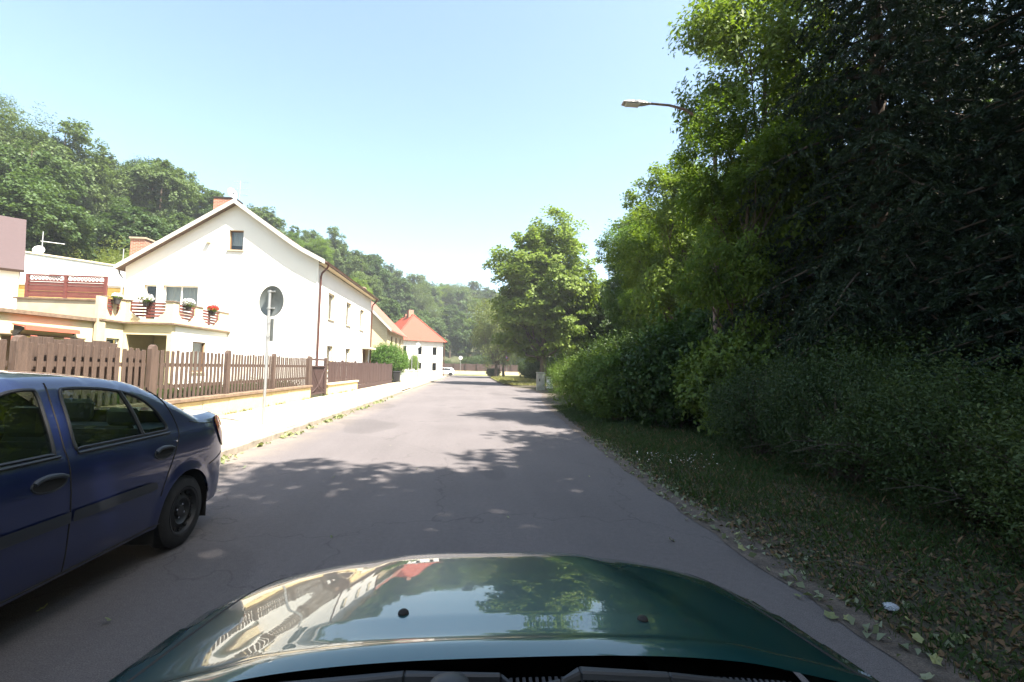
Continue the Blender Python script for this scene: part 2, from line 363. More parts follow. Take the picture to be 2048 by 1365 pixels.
# ------------------------------------------------------------------ foliage
def unit(a): return a / np.maximum(np.linalg.norm(a, axis=1, keepdims=True), 1e-6)
def leafquads(c, nrm, L, Wd, rng, tan=None, droop=.12):
    """diamond leaves at c with normals nrm"""
    n = len(c); r = rng.normal(size=(n, 3)) if tan is None else tan
    nrm = unit(nrm); t = unit(r - nrm * np.sum(r * nrm, 1, keepdims=True)); b = np.cross(nrm, t)
    L = np.asarray(L).reshape(-1, 1) * np.ones((n, 1)); Wd = np.asarray(Wd).reshape(-1, 1) * np.ones((n, 1))
    v = np.empty((n, 4, 3)); dn = np.array([0, 0, -1.0])
    v[:, 0] = c - t * L * .5; v[:, 1] = c + b * Wd * .5 + nrm * L * droop * .5; v[:, 2] = c + t * L * .5 + dn * L * droop; v[:, 3] = c - b * Wd * .5 + nrm * L * droop * .5
    return v.reshape(-1, 3)
def quadmesh(name, v): return npmesh(name, v, np.arange(len(v)).reshape(-1, 4))
def sphere_dirs(n, rng): return unit(rng.normal(size=(n, 3)))

def broad(seed, h, cr, base, nl, nsub, nleaf, leaf, flat=.55, top=.0, limbs=9, spread=1.0, trunk_r=.2, lean=(0, 0), wl=.6, cut=None, boxy=False):
    """trunk+limb mesh and a crown of lobes > boughs > leaves. returns (trunk mesh, crown mesh)"""
    rng = np.random.default_rng(seed); cz = (base + h) / 2; ch = (h - base) / 2
    d = sphere_dirs(nl, rng); rad = rng.uniform(.45, .86, nl)[:, None]
    lc = d * rad * np.array([cr * .82, cr * .82, ch * .88]) + np.array([0, 0, cz])
    dz = np.abs(lc[:, 2:3] - cz) / ch
    if boxy: lc[:, :2] *= (1 - dz ** 3.5) / np.sqrt(np.maximum(1 - (dz * .95) ** 2, .05))
    lc[:, :2] *= (1 - top * np.clip((lc[:, 2:3] - cz) / ch, 0, 1))
    lr = rng.uniform(.26, .42, nl) * cr * spread
    # boughs: flattened clumps scattered on each lobe
    li = rng.integers(0, nl, nsub); bd = sphere_dirs(nsub, rng); bd[:, 2] = bd[:, 2] * .85 + .12; bd = unit(bd)
    bc = lc[li] + bd * (lr[li] * rng.uniform(.55, 1.1, nsub))[:, None] * np.array([1, 1, .8])
    br = lr[li] * rng.uniform(.28, .55, nsub)
    out = unit(bc - np.array([0, 0, cz - ch * .3]))
    # leaves
    bi = rng.integers(0, nsub, nleaf); p = sphere_dirs(nleaf, rng) * (rng.uniform(.15, 1, nleaf) ** .6)[:, None]
    p = p * br[bi][:, None]; p[:, 2] *= flat
    p[:, 2] -= (np.linalg.norm(p[:, :2], axis=1) ** 2) / (br[bi] + 1e-3) * .35
    c = bc[bi] + p + out[bi] * .1
    if cut: c = c[cut(c)]; 
    n = len(c)
    nr = out[bi][:n] * .8 + np.array([0, 0, .55]) + rng.normal(size=(n, 3)) * .55
    s = leaf * rng.uniform(.6, 1.35, n)
    crown = quadmesh('crown', leafquads(c, nr, s, s * wl, rng))
    mb = MB(); tp = []
    k = 7
    for i in range(k):
        t = i / (k - 1); tp.append((lean[0] * t + rng.normal() * .06 * (i > 0), lean[1] * t + rng.normal() * .06 * (i > 0), t * h * .82 - (.35 if i == 0 else 0)))
    mb.tube(tp, [trunk_r * (1.35 if i == 0 else 1 - .85 * i / (k - 1)) for i in range(k)], 9)
    order = np.argsort(lc[:, 2])
    for j in order[:limbs * 3:max(1, len(order) // (limbs * 2))][:limbs * 2]:
        e = lc[j]; t0 = min(max((e[2] - cr * .7) / (h * .82), .18), .9); s0 = Vector((lean[0] * t0, lean[1] * t0, t0 * h * .82))
        m1 = s0.lerp(Vector(e), .5) + Vector((rng.normal() * .15, rng.normal() * .15, -.12 * cr))
        rr = trunk_r * (1 - .8 * t0) * .5; mb.tube([s0, m1, Vector(e)], [rr, rr * .65, rr * .2], 6)
        for q in range(3):
            e2 = bc[rng.integers(0, nsub)]
            cand = np.where(li == j)[0]
            if len(cand): e2 = bc[cand[rng.integers(0, len(cand))]]
            mb.tube([m1.lerp(Vector(e), .6), Vector(e2)], [rr * .3, rr * .08], 4, cap=False)
    return mb.mesh('trunk', smooth=True), crown

def conifer(seed, h, r, base=.6, nb=150, tw=15, sp=14, droop=.55, needle=.11, trunk_r=.2, power=.75, hang=.5):
    rng = np.random.default_rng(seed); mb = MB()
    mb.tube([(0, 0, -.3), (0.03, 0, h * .5), (0, .02, h)], [trunk_r * 1.2, trunk_r * .65, .02], 9)
    C = []; T = []; N = []
    for i in range(nb):
        t = (i + rng.uniform()) / nb; z = base + (h - base) * t ** 1.08; L = r * (1 - t) ** power * rng.uniform(.75, 1.1) + .15
        a = i * 2.39996 + rng.normal() * .2; u = np.array([math.cos(a), math.sin(a), 0.]); w = np.array([-u[1], u[0], 0.])
        ss = np.linspace(0, 1, 6)
        pts = [u * L * s + np.array([0, 0, z + .12 * L * s - droop * L * s * s * .7 + .22 * L * max(0, s - .7)]) for s in ss]
        mb.tube(pts, [.045 * (1 - s) * (L / r) + .008 for s in ss], 5, cap=False)
        nt = max(4, int(tw * L / r))
        for k in range(nt):
            s = .12 + .88 * (k + rng.uniform()) / nt; b0 = u * L * s + np.array([0, 0, z + .12 * L * s - droop * L * s * s * .7 + .22 * L * max(0, s - .7)])
            side = 1 if k % 2 else -1; tl = L * .34 * (1.15 - s * .6) * rng.uniform(.6, 1.2) + .1
            d = unit((w * side * .85 + u * .5 + rng.normal(size=3) * .18)[None])[0]
            m = max(5, int(sp * tl / (r * .3))); q = np.linspace(0.05, 1, m)[:, None] + rng.uniform(-.03, .03, (m, 1))
            p = b0 + d * tl * q + np.array([0, 0, -1.]) * hang * tl * q ** 1.6
            tan = unit(np.gradient(p, axis=0)) if m > 1 else d[None]
            for rep in range(6):
                off = rng.normal(size=(m, 3)) * needle * .22
                C.append(p + off); T.append(tan + rng.normal(size=(m, 3)) * .55 + np.array([0, 0, -.25])); N.append(rng.normal(size=(m, 3)) * .6 + np.array([0, 0, .8]))
    C = np.concatenate(C); T = np.concatenate(T); N = np.concatenate(N); n = len(C)
    L_ = needle * rng.uniform(.8, 1.7, n)
    v = leafquads(C, N, L_, L_ * .22, rng, tan=T, droop=.1)
    return mb.mesh('trunk', smooth=True), quadmesh('crown', v)

def shrub(seed, r, h, nsub, nleaf, leaf, wl=.5, up=.2, stems=26, fuzz=.12, low=0.0, ba=.16):
    rng = np.random.default_rng(seed)
    d = sphere_dirs(nsub, rng)
    rr = rng.uniform(.55, 1.0, nsub)[:, None]
    bump = 1 + ba * np.sin(d[:, 0:1] * 5 + seed) * np.cos(d[:, 1:2] * 4.3 + seed * 2)
    bc = d * rr * bump * np.array([r, r, h * .50]) + np.array([0, 0, h * .52]); br = rng.uniform(.10, .24, nsub) * r
    bi = rng.integers(0, nsub, nleaf)
    p = sphere_dirs(nleaf, rng) * rng.uniform(.1, 1, nleaf)[:, None] * br[bi][:, None]
    c = bc[bi] + p; c = c[c[:, 2] > .04 + low]; bi = bi[:len(c)]; n = len(c)
    nr = (c - np.array([0, 0, h * .3])) * .5 / r + np.array([0, 0, .5]) + rng.normal(size=(n, 3)) * .6
    # upright whips beyond the outline
    k = int(nsub * fuzz); wc = []
    mb = MB()
    for i in range(k):
        b = bc[rng.integers(0, nsub)]; dirv = unit((np.array([b[0], b[1], h * .55]) / r + rng.normal(size=3) * .3)[None])[0]; ln = rng.uniform(.15, .4) * r
        q = np.linspace(0, 1, 12)[:, None]; wc.append(b + dirv * q * ln * (1 + .2) + np.array([0, 0, up]) * q * ln + rng.normal(size=(12, 3)) * .012)
    if wc:
        wc = np.concatenate(wc); c = np.concatenate([c, wc]); nr = np.concatenate([nr, rng.normal(size=(len(wc), 3)) + np.array([0, 0, .5])])
    s = leaf * rng.uniform(.6, 1.4, len(c))
    leaves = quadmesh('leaves', leafquads(c, nr, s, s * wl, rng))
    for i in range(stems):
        e = bc[rng.integers(0, nsub)]; a = rng.uniform(0, 6.28); b0 = Vector((math.cos(a) * r * .18, math.sin(a) * r * .18, -.1))
        mb.tube([b0, b0.lerp(Vector(e), .5) + Vector((0, 0, .1 * h)), Vector(e)], [.018, .012, .004], 5, cap=False)
    return mb.mesh('stems'), leaves

def place_tree(name, label, cat, meshes, mats, loc, rz, sc, group=None, partnames=('trunk', 'crown')):
    o = bpy.data.objects.new(name, None); COL.objects.link(o); o.location = loc; o.rotation_euler = (0, 0, rz)
    o.scale = sc if hasattr(sc, '__len__') else (sc, sc, sc); OFF[o.name] = Vector((0, 0, 0)); tag(o, label, cat, group)
    for me, m, nm in zip(meshes, mats, partnames):
        c = bpy.data.objects.new(nm, me); COL.objects.link(c); c.parent = o
        if not me.materials: me.materials.append(m)
    return o

# ------------------------------------------------------------------ ground, road, pavement
def edge_x(y):
    """right edge of the road"""
    P = [(-40, 2.42), (5, 2.42), (10.2, 2.6), (19, 3.12), (25, 3.7), (29, 4.45), (36, 4.5), (40, 3.6), (46, 2.9), (75, 2.75), (81, 4.2), (83, 7)]
    for (a, b), (c, d) in zip(P, P[1:]):
        if y <= c: return b + (d - b) * (y - a) / (c - a)
    return P[-1][1]
KX = -3.96
def strip(name, ys, f0, f1, z, m, parent=None):
    mb = MB(); v = []; f = []
    for y in ys: v += [(f0(y), y, z), (f1(y), y, z)]
    f = [(2 * i, 2 * i + 1, 2 * i + 3, 2 * i + 2) for i in range(len(ys) - 1)]
    mb.add(v, f); return mb.build(name, m, parent)

RIDGE = [(-60, 178), (-30, 178), (-6, 178), (0, 176), (5.9, 166), (11.2, 128), (14.6, 103), (19.9, 97), (24.9, 88), (29.4, 80.5), (33.5, 80), (37.2, 78), (42.7, 73), (47.5, 72), (80, 72), (120, 90)]
def ridge_r(th):
    for (a, b), (c, d) in zip(RIDGE, RIDGE[1:]):
        if th <= c: return b + (d - b) * max(0, (th - a)) / (c - a)
    return 90
def hill_h(x, y):
    th = math.degrees(math.atan2(-x, y)); r = math.hypot(x, y)
    if y < -20: return 0
    rc = ridge_r(th); t = (r / rc - .62) / .40; t = max(0, min(1, t)); t = t * t * (3 - 2 * t)
    side = max(0, min(1, (th + 35) / 25)) * max(0, min(1, (100 - th) / 30))
    top = 15.7 + max(0, min(1, (150 - rc) / -60 + .5)) * 0 + max(0, (rc - 100) / 76) * 4.2
    return top * t * side
mb = MB(); NR, NT = 50, 90; v = []; f = []
mb.v = [(-900, -300, -.03), (900, -300, -.03), (900, 1500, -.03), (-900, 1500, -.03)]; mb.f = [(0, 1, 2, 3)]
struct(mb.build('ground', M['earth']))
rs = [30 + 4.2 * i for i in range(55)]; ths = [-60 + 2.2 * i for i in range(82)]
for th in ths:
    for r in rs:
        a = R(th); x = -math.sin(a) * r; y = math.cos(a) * r; v.append((x, y, hill_h(x, y) - .05))
n = len(rs)
f = [(i * n + j, i * n + j + 1, (i + 1) * n + j + 1, (i + 1) * n + j) for i in range(len(ths) - 1) for j in range(n - 1)]
mb = MB(); mb.add(v, f); struct(mb.build('hill', M['hill'], smooth=True))

ysr = [-40 + 2.0 * i for i in range(62)] + [83]
struct(strip('road', ysr, lambda y: KX - .02, edge_x, .0, M['asphalt']))
mb = MB().quad((-60, 83, 0), (70, 83, 0), (70, 93, 0), (-60, 93, 0)); struct(mb.build('side_road', M['asphalt']))
rngp = random.Random(4)
ysd = [-20 + .25 * i for i in range(410)]
wob = {y: rngp.uniform(-.05, .06) for y in ysd}
struct(strip('road_edge_grit', ysd, lambda y: edge_x(y) - .06 + wob[y] * .6, lambda y: edge_x(y) + .26 + wob[y], .006, M['gravel']))
# soil verge that rolls gently up towards the bushes
v = []; f = []; xs = [0, .25, .6, 1.0, 1.6, 2.4, 3.5, 5, 8]; yv = [-20 + .5 * i for i in range(206)]
for y in yv:
    for k, x in enumerate(xs):
        hh = [0, .012, .04, .06, .08, .10, .12, .13, .12][k]; v.append((edge_x(y) + .12 + x, y, .001 + hh + (rngp.uniform(-.012, .012) if k > 0 else 0)))
n = len(xs); f = [(i * n + j, i * n + j + 1, (i + 1) * n + j + 1, (i + 1) * n + j) for i in range(len(yv) - 1) for j in range(n - 1)]
nn = MB(); nn.add(v, f); vo = nn.build('verge_ground', M['dirt'], smooth=True); struct(vo)
# sunny dry verge by the junction
nn = MB(); nn.quad((2.95, 44, .135), (14, 41, .135), (22, 82.8, .135), (2.9, 81, .135)); struct(nn.build('dry_verge_ground', M['dry']))

pv = struct(strip('pavement', [-20 + 2 * i for i in range(52)], lambda y: -6.75, lambda y: KX - .15, .12, M['pave']))
struct(MB().box(-60, -6.75, -20, 84, -.02, .10).build('yard_ground', M['earth']))
kb = bpy.data.objects.new('kerb', None); COL.objects.link(kb); kb['kind'] = 'structure'; OFF['kerb'] = Vector((0, 0, 0))
kme = MB().box(-.15, 0, 0.004, .996, -.05, .122).mesh('kerb_stone', bevel=.012); kme.materials.append(M['kerb'])
for i in range(-4, 82):
    low = .02 if i not in range(28, 33) else .08
    piece('kerb_stone', kme, kb, (KX + rngp.uniform(-.008, .008), i, -low + .02 + rngp.uniform(-.006, .004)))
# concrete pavement slabs with open joints
sme = MB().box(0.006, 1.244, 0.006, 1.494, 0, .03).mesh('paving_slab', bevel=.004); sme.materials.append(M['pave'])
for i in range(0, 26):
    for j in range(2):
        piece('paving_slab', sme, pv, (-6.66 + j * 1.27, i * 1.5 + 1, .102 + rngp.uniform(-.003, .003)))
# ------------------------------------------------------------------ near garden wall, picket fence, gate, board fence
FX = -6.85
gw = thing('garden_wall', 'low yellow sandstone block wall with brown coping under the picket fence', 'wall', (FX, 12, .1))
y = 1.0
while y < 20.6:
    L = min(rngp.uniform(1.15, 1.5), 20.66 - y)
    b = MB().box(-.14, .14, 0.008, L - .008, 0, .47); me = b.mesh('stone_block', bevel=.015); me.materials.append(M['block'])
    piece('stone_block', me, gw, (FX + rngp.uniform(-.012, .012), y, .11)); y += L
y = 1.0
while y < 20.6:
    L = min(1.0, 20.7 - y); b = MB().box(-.19, .20, 0.004, L - .004, 0, .09); me = b.mesh('coping_slab', bevel=.012); me.materials.append(M['coping'])
    piece('coping_slab', me, gw, (FX, y, .583 + rngp.uniform(0, .008))); y += L
pf = thing('picket_fence', 'brown wooden picket fence with spaced pickets standing on the yellow wall', 'fence', (FX, 12, .68))
pk = MB().prism([(-.052, 0), (.052, 0), (.052, 1.08), (.046, 1.10), (-.046, 1.10), (-.052, 1.08)], 'x', 0, .022).mesh('picket', bevel=.004); pk.materials.append(M['wood'])
posts = [1.5, 4.6, 7.75, 10.75, 13.9, 17.0, 20.55]
for py in posts:
    mb = MB().prism([(-.10, 0), (.10, 0), (.10, 1.12), (.07, 1.19), (0, 1.22), (-.07, 1.19), (-.10, 1.12)], 'x', -.03, .07); me = mb.mesh('post', bevel=.006); me.materials.append(M['wood'])
    piece('post', me, pf, (FX + .03, py, .676))
for a, b in zip(posts, posts[1:]):
    for z in (.93, 1.42): MB().box(FX - .03, FX, a + .11, b - .11, z, z + .085).build('rail', M['wood'], pf)
    n = int((b - a - .3) / .172); st = (b - a - .24) / n
    for i in range(n):
        yy = a + .12 + st * (i + .5)
        piece('picket', pk, pf, (FX + .003, yy, .69 + rngp.uniform(-.012, .012)), sc=(1, rngp.uniform(.92, 1.06), rngp.uniform(.985, 1.02)), rot=(rngp.uniform(-.012, .012), 0, 0))
# closed board panel behind the pickets near the left frame edge
og = thing('closed_board_gate', 'closed gate of wide grey-brown boards behind the pickets below the awning', 'gate', (FX - .5, 8.6, .1))
for z in (.95, 1.6): MB().box(FX - .16, FX - .125, 7.9, 10.0, z, z + .09).build('rail', M['wood'], og)
bm_ = MB().box(0, .025, -.098, .098, 0, 1.72).mesh('board', bevel=.005); bm_.materials.append(M['wood'])
for i in range(10): piece('board', bm_, og, (FX - .12, 8.0 + i * .205, .16 + (.02 if i % 3 else -.01)))
og2 = thing('closed_gate_leaf', 'short panel of closed brown boards beside the tall post of the picket fence', 'gate', (FX - .5, 10.4, .1))
for z in (.95, 1.5): MB().box(FX - .16, FX - .125, 10.2, 10.75, z, z + .09).build('rail', M['wood'], og2)
for i in range(3): piece('board', bm_, og2, (FX - .12, 10.28 + i * .2, .03))

gt = thing('garden_gate', 'brown slatted garden gate with crossed braces between two posts', 'gate', (FX, 21.9, .12))
for yy in (20.86, 23.02): MB().box(FX - .07, FX + .07, yy - .07, yy + .07, .0, 1.86).build('gate_post', M['wood'], gt, bevel=.01)
fr = MB().box(FX - .02, FX + .03, 20.95, 22.93, 1.72, 1.80)
for yy in (20.96, 22.86): fr.box(FX - .02, FX + .03, yy, yy + .06, .2, 1.715)
fr.box(FX - .02, FX + .03, 21.03, 22.85, .22, .30).box(FX - .02, FX + .03, 21.03, 22.85, 1.44, 1.50)
fr.build('gate_frame', M['wood2'], gt)
for i in range(15): MB().box(FX - .045, FX - .024, 21.08 + i * .12, 21.15 + i * .12, .24, 1.48).build('slat', M['wood2'], gt)
for sgn in (0, 1):
    pts = [(FX + .045, (21.1 + 1.7 * t if sgn else 22.8 - 1.7 * t), .35 + 1.05 * t - .22 * math.sin(math.pi * t)) for t in [i / 8 for i in range(9)]]
    MB().tube(pts, .016, 6).build('brace', M['wood2'], gt)
gw2 = thing('short_garden_wall', 'short pale yellow wall with flat coping right of the garden gate', 'wall', (FX, 26, .1))
y = 23.15
while y < 28.8:
    L = 1.14; me = MB().box(-.14, .14, .006, L - .006, 0, .47).mesh('stone_block', bevel=.012); me.materials.append(M['block']); piece('stone_block', me, gw2, (FX, y, .11)); y += L
me = MB().box(FX - .19, FX + .2, 23.1, 28.92, .583, .67).build('coping_slab', M['beige'], gw2, bevel=.01)
bf = thing('board_fence', 'long solid dark brown board fence beyond the garden gate', 'fence', (FX, 32, .1))
for py in (23.25, 26.2, 29.05, 32.2, 35.4, 38.6, 41.75): MB().box(FX - .14, FX - .02, py - .06, py + .06, .1, 1.80).build('post', M['wood2'], bf, bevel=.008)
for z in (.85, 1.5): MB().box(FX - .015, FX + .012, 23.3, 41.7, z, z + .09).build('rail', M['wood2'], bf)
bd = MB(); y = 23.32
while y < 41.6:
    b0 = .69 if y < 28.95 else .40
    q_ = rngp.uniform(0, .02); bd.box(FX + .014 + q_, FX + .034 + q_, y, y + .105, b0, 1.72 + rngp.uniform(-.03, .02)); y += .128
tag(bd.build('boards', M['wood2'], bf), kind='stuff')
MB().box(FX - .05, FX + .045, 29.0, 41.7, .1, .38).build('baseboard', M['wood2'], bf)

# ------------------------------------------------------------------ white gabled house
GY, HX, HL, HE = 24.36, -7.8, -16.9, 36.95
hs = thing('white_house', 'large white gabled house with attic window, brown gutter and balcony, behind the picket fence', 'house', (-12, 30, 0))
def PG(u, v, d): return (u, GY + d, v)                 # gable, faces the viewer
def PSd(u, v, d): return (HX - d, u, v)                 # street side
def roofz(x):                                           # underside line of the roof over the gable
    if x < -11.88: return 9.42 - (-11.88 - x) * .663
    d = x + 11.88
    return 9.42 - d * .70 if d < 3.1 else 9.42 - 3.1 * .70 - (d - 3.1) * .50
gpts = [(HL, 0), (HX, 0), (HX, roofz(HX)), (-11.88 + 3.1, roofz(-8.78)), (-11.88, 9.42), (HL, roofz(HL))]
gh = [(-12.18, 7.12, -11.50, 8.12), (-15.10, 3.95, -13.50, 5.25), (-15.98, 3.10, -15.42, 5.25)]
mb = MB(); rv = MB(); wall(mb, gpts, gh, PG, .18, rv); mb.build('gable_wall', M['white'], hs); rv.build('window_reveal', M['beige'], hs)
window(hs, PG, *gh[0], .17, M['brownframe'], 1, curtain='half'); window(hs, PG, *gh[1], .15, None, 2); window(hs, PG, *gh[2], .15, None, 1, curtain=False, sill=False)
sh = [(26.2, 4.02, 27.35, 5.45), (29.85, 4.02, 31.0, 5.45), (33.45, 4.02, 34.6, 5.45), (26.3, 1.2, 27.4, 2.58), (30.1, 1.2, 31.2, 2.58)]
dh = (34.7, .12, 36.45, 2.72)
mb = MB(); rv = MB(); wall(mb, [(GY, 0), (HE, 0), (HE, 6.55), (GY, 6.55)], sh + [dh], PSd, .2, rv)
mb.build('street_wall', M['white'], hs); rv.build('window_reveal', M['beige'], hs)
for q in sh: window(hs, PSd, *q, .18, M['frame'], 1)
MB().box(HX - .24, HX - .2, 34.7, 36.45, .12, 2.72).build('porch_door', M['brownframe'], hs)
MB().box(HX + .002, HX + .5, 34.45, 36.8, 2.74, 2.86).build('porch_roof', M['beige'], hs)
mb = MB(); mb.quad((HL, GY, 0), (HL, HE, 0), (HL, HE, 6.1), (HL, GY, 6.1)); mb.add([(x, HE, z) for x, z in gpts], [(0, 1, 2, 3, 4, 5)]); mb.build('rear_wall', M['white'], hs)
th = .16
def roofprof(x0, x1, n=8): return [(x0 + (x1 - x0) * i / n, roofz(x0 + (x1 - x0) * i / n)) for i in range(n + 1)]
for nm, x0, x1 in (('roof', -17.2, -11.88), ('roof', -11.88, -7.42)):
    p = roofprof(x0, x1); poly = [(a, b + .004) for a, b in p] + [(a, b + th) for a, b in reversed(p)]
    MB().prism(poly, 'y', GY - .32, HE + .3).build(nm, M['rooftile'], hs)
    poly = [(a, b - .03) for a, b in p] + [(a, b + th + .03) for a, b in reversed(p)]
    MB().prism(poly, 'y', GY - .36, GY - .323).build('verge_board', M['verge'], hs)
# boxed eave, gutter, downpipes on the street side
MB().box(HX, HX + .36, GY, HE + .2, roofz(HX) - .16, roofz(HX) - .10).build('soffit', M['beige'], hs)
gz = roofz(-7.42)
prof = [(.075 * math.cos(a), .075 * math.sin(a)) for a in [math.pi + math.pi * i / 8 for i in range(9)]]
g = MB(); gp = [( -7.36 + a, gz + .10 + b) for a, b in prof] + [(-7.36 + a * .85, gz + .10 + b * .85) for a, b in reversed(prof)]
g.prism(gp, 'y', GY - .34, HE + .3).build('gutter', M['gutter'], hs)
for yy in (GY + .12, HE - .1):
    MB().tube([(-7.36, yy, gz + .03), (-7.40, yy, gz - .12), (-7.66, yy, gz - .42), (-7.71, yy, gz - .6), (-7.71, yy, 1.5), (-7.71, yy, .12)], .048, 10).build('downpipe', M['gutter'], hs, smooth=True)
g = MB(); g.prism([(-17.27 + a, roofz(-17.2) + .10 + b) for a, b in prof] + [(-17.27 + a * .85, roofz(-17.2) + .10 + b * .85) for a, b in reversed(prof)], 'y', GY - .30, HE).build('gutter', M['steel'], hs)
MB().tube([(-17.27, GY + .1, roofz(-17.2) + .03), (-17.2, GY + .05, roofz(-17.2) - .15), (-16.98, GY - .06, 5.55), (-16.98, GY - .06, 3.9)], .045, 8).build('downpipe', M['steel'], hs, smooth=True)
# vent hood on gable
MB().prism([(-13.2, 7.42), (-13.02, 7.42), (-13.02, 7.50), (-13.2, 7.50)], 'y', GY - .16, GY - .002).build('vent_hood', M['beige'], hs)
# chimneys
def chimney(parent, x0, x1, y0, y1, z0, z1, capm, brk='brick', over=.06):
    c = MB().box(x0, x1, y0, y1, z0, z1).build('chimney', M[brk], parent)
    MB().box(x0 - over, x1 + over, y0 - over, y1 + over, z1 + .002, z1 + .10).build('chimney_cap', capm, c, bevel=.01)
chimney(hs, -14.75, -13.62, 27.6, 28.5, 6.9, 10.78, M['dark'], over=.03)
chimney(hs, -18.58, -17.83, 27.0, 27.75, 3.9, 8.12, M['cap'])
for i in range(2): MB().lathe([(.10, 0), (.10, .12), (.08, .12), (.08, 0)], (-14.45 + i * .5, 28.05, 10.885), 12).build('chimney_pot', M['brick'], hs)
ds = thing('satellite_dish', 'white satellite dish beside the large brick chimney at the gable peak', 'satellite dish', (-12.4, 24.6, 9.6))
mb = MB(); prof = [(.0, 0), (.12, .012), (.25, .05), (.34, .10), (.345, .10), (.25, .06), (.12, .025), (0, .014)]
mb.lathe(prof, (0, 0, 0), 28); me = mb.mesh('dish', smooth=True); me.materials.append(M['signwhite'])
piece('dish', me, ds, (-12.28, 24.55, 10.02), rot=(R(72), R(18), R(62)), sc=(.8, .8, .8))
MB().tube([(-12.05, 24.6, 9.45), (-12.05, 24.6, 9.75), (-12.22, 24.6, 9.95)], .025, 8).build('mast', M['steel'], ds)
MB().tube([(-12.25, 24.5, 9.85), (-11.98, 24.15, 9.9)], .012, 6).build('arm', M['steel'], ds)
MB().lathe([(.0, 0), (.035, .0), (.04, .09), (0, .09)], (-11.97, 24.13, 9.86), 10).build('receiver', M['plasticgrey'], ds)
an = thing('tv_antenna', 'thin rooftop TV antenna mast rising behind the large chimney', 'antenna', (-14, 28, 9.4))
MB().tube([(-13.95, 28.8, 8), (-13.95, 28.8, 12.3)], .022, 6).build('mast', M['steel'], an)
for k, z in enumerate((12.2, 11.8, 11.45)):
    MB().tube([(-14.45, 28.8, z), (-13.45, 28.8, z)], .012, 5).build('boom', M['steel'], an)
    b = MB()
    for i in range(6): b.tube([(-14.4 + i * .18, 28.6, z), (-14.4 + i * .18, 29.0, z)], .006, 4)
    b.build('element', M['steel'], an)

# ------------------------------------------------------------------ annexe with terrace and balcony (stands in front of the gable)
ax = thing('terrace_annexe', 'low yellow annexe with roof terrace and balcony parapets in front of the white house', 'building', (-14, 18, 0))
XA, YB, XC = -13.82, 20.04, -12.0
def PA(u, v, d): return (XA - d, u, v)
def PB(u, v, d): return (u, YB + d, v)
def PC(u, v, d): return (XC - d, u, v)
def PL(u, v, d):                                       # lower front wall, slightly turned
    t = (u - 12) / (18.6 - 12); return (-15.0 + 1.12 * t - d, u, v)
mb = MB(); rv = MB()
wall(mb, [(10, 0), (18.6, 0), (18.6, 2.93), (10, 2.93)], [(15.75, .1, 17.5, 2.25)], PL, .5, rv)
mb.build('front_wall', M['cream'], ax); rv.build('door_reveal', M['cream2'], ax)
MB().box(-15.3, -14.85, 15.75, 17.5, .1, 2.25).build('porch_door', M['brownframe'], ax)
mb = MB(); mb.prism([(PL(10, 0, -.14)[0], 10), (PL(18.62, 0, -.14)[0], 18.62), (-24, 18.62), (-24, 10)], 'z', 2.94, 3.06); mb.build('roof_slab', M['coping'], ax)
mb = MB(); rv = MB(); wall(mb, [(18.62, 0), (YB, 0), (YB, 2.95), (18.62, 2.95)], [(19.18, 1.0, 19.86, 2.38)], PA, .14, rv)
mb.build('side_wall', M['cream'], ax); rv.build('window_reveal', M['cream2'], ax); window(ax, PA, 19.18, 1.0, 19.86, 2.38, .13, None, 1, sill=False)
MB().box(XA, XA + .10, 18.55, 18.95, 0, 3.9).build('pilaster', M['cream2'], ax)
# parapet under the lattice screen
MB().box(-17.3, -13.86, 19.45, 19.65, 3.05, 3.80).build('parapet', M['cream2'], ax)
MB().box(-17.42, -13.75, 19.40, 19.70, 3.802, 3.87).build('parapet_coping', M['coping'], ax)
MB().box(-24, -13.9, 19.66, 24.3, 2.95, 3.05).build('terrace_floor', M['cream2'], ax)
# balcony slab edge profile (three runs)
MB().prism([(XA - .1, 18.63), (XA + .13, 18.63), (XA + .13, YB - .13), (XC + .13, YB - .13), (XC + .13, GY - .002), (XA - .1, GY - .002)], 'z', 3.0, 3.07).build('balcony_edge', M['coping'], ax)
MB().prism([(XA - .1, 18.63), (XA + .05, 18.63), (XA + .05, YB - .05), (XC + .05, YB - .05), (XC + .05, GY - .002), (XA - .1, GY - .002)], 'z', 2.962, 2.998).build('balcony_slab', M['cream'], ax)
MB().box(XA + .002, XC, YB, YB + .18, 2.58, 2.96).build('beam', M['cream'], ax)
MB().box(XC - .18, XC - .002, YB - .004, YB + .2, 0, 2.578).build('post', M['cream'], ax)
MB().box(XA + .01, XA + .10, YB, YB + .2, 0, 2.578).build('post', M['cream'], ax)
# recess under the balcony
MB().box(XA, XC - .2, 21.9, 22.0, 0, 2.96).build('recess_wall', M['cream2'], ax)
MB().box(-12.95, -12.35, 21.86, 21.898, .1, 2.25).build('recess_door', M['dark'], ax)
MB().box(-13.03, -12.27, 21.85, 21.88, 2.25, 2.33).build('door_lintel', M['brownframe'], ax)
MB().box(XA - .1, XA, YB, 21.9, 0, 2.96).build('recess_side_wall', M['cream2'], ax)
mb = MB(); rv = MB(); wall(mb, [(YB + .2, 0), (GY, 0), (GY, 2.96), (YB + .2, 2.96)], [(21.5, 1.1, 22.5, 2.42)], PC, .14, rv)
mb.build('side_wall', M['white'], ax); rv.build('window_reveal', M['beige'], ax); window(ax, PC, 21.5, 1.1, 22.5, 2.42, .12, M['brownframe'], 1)
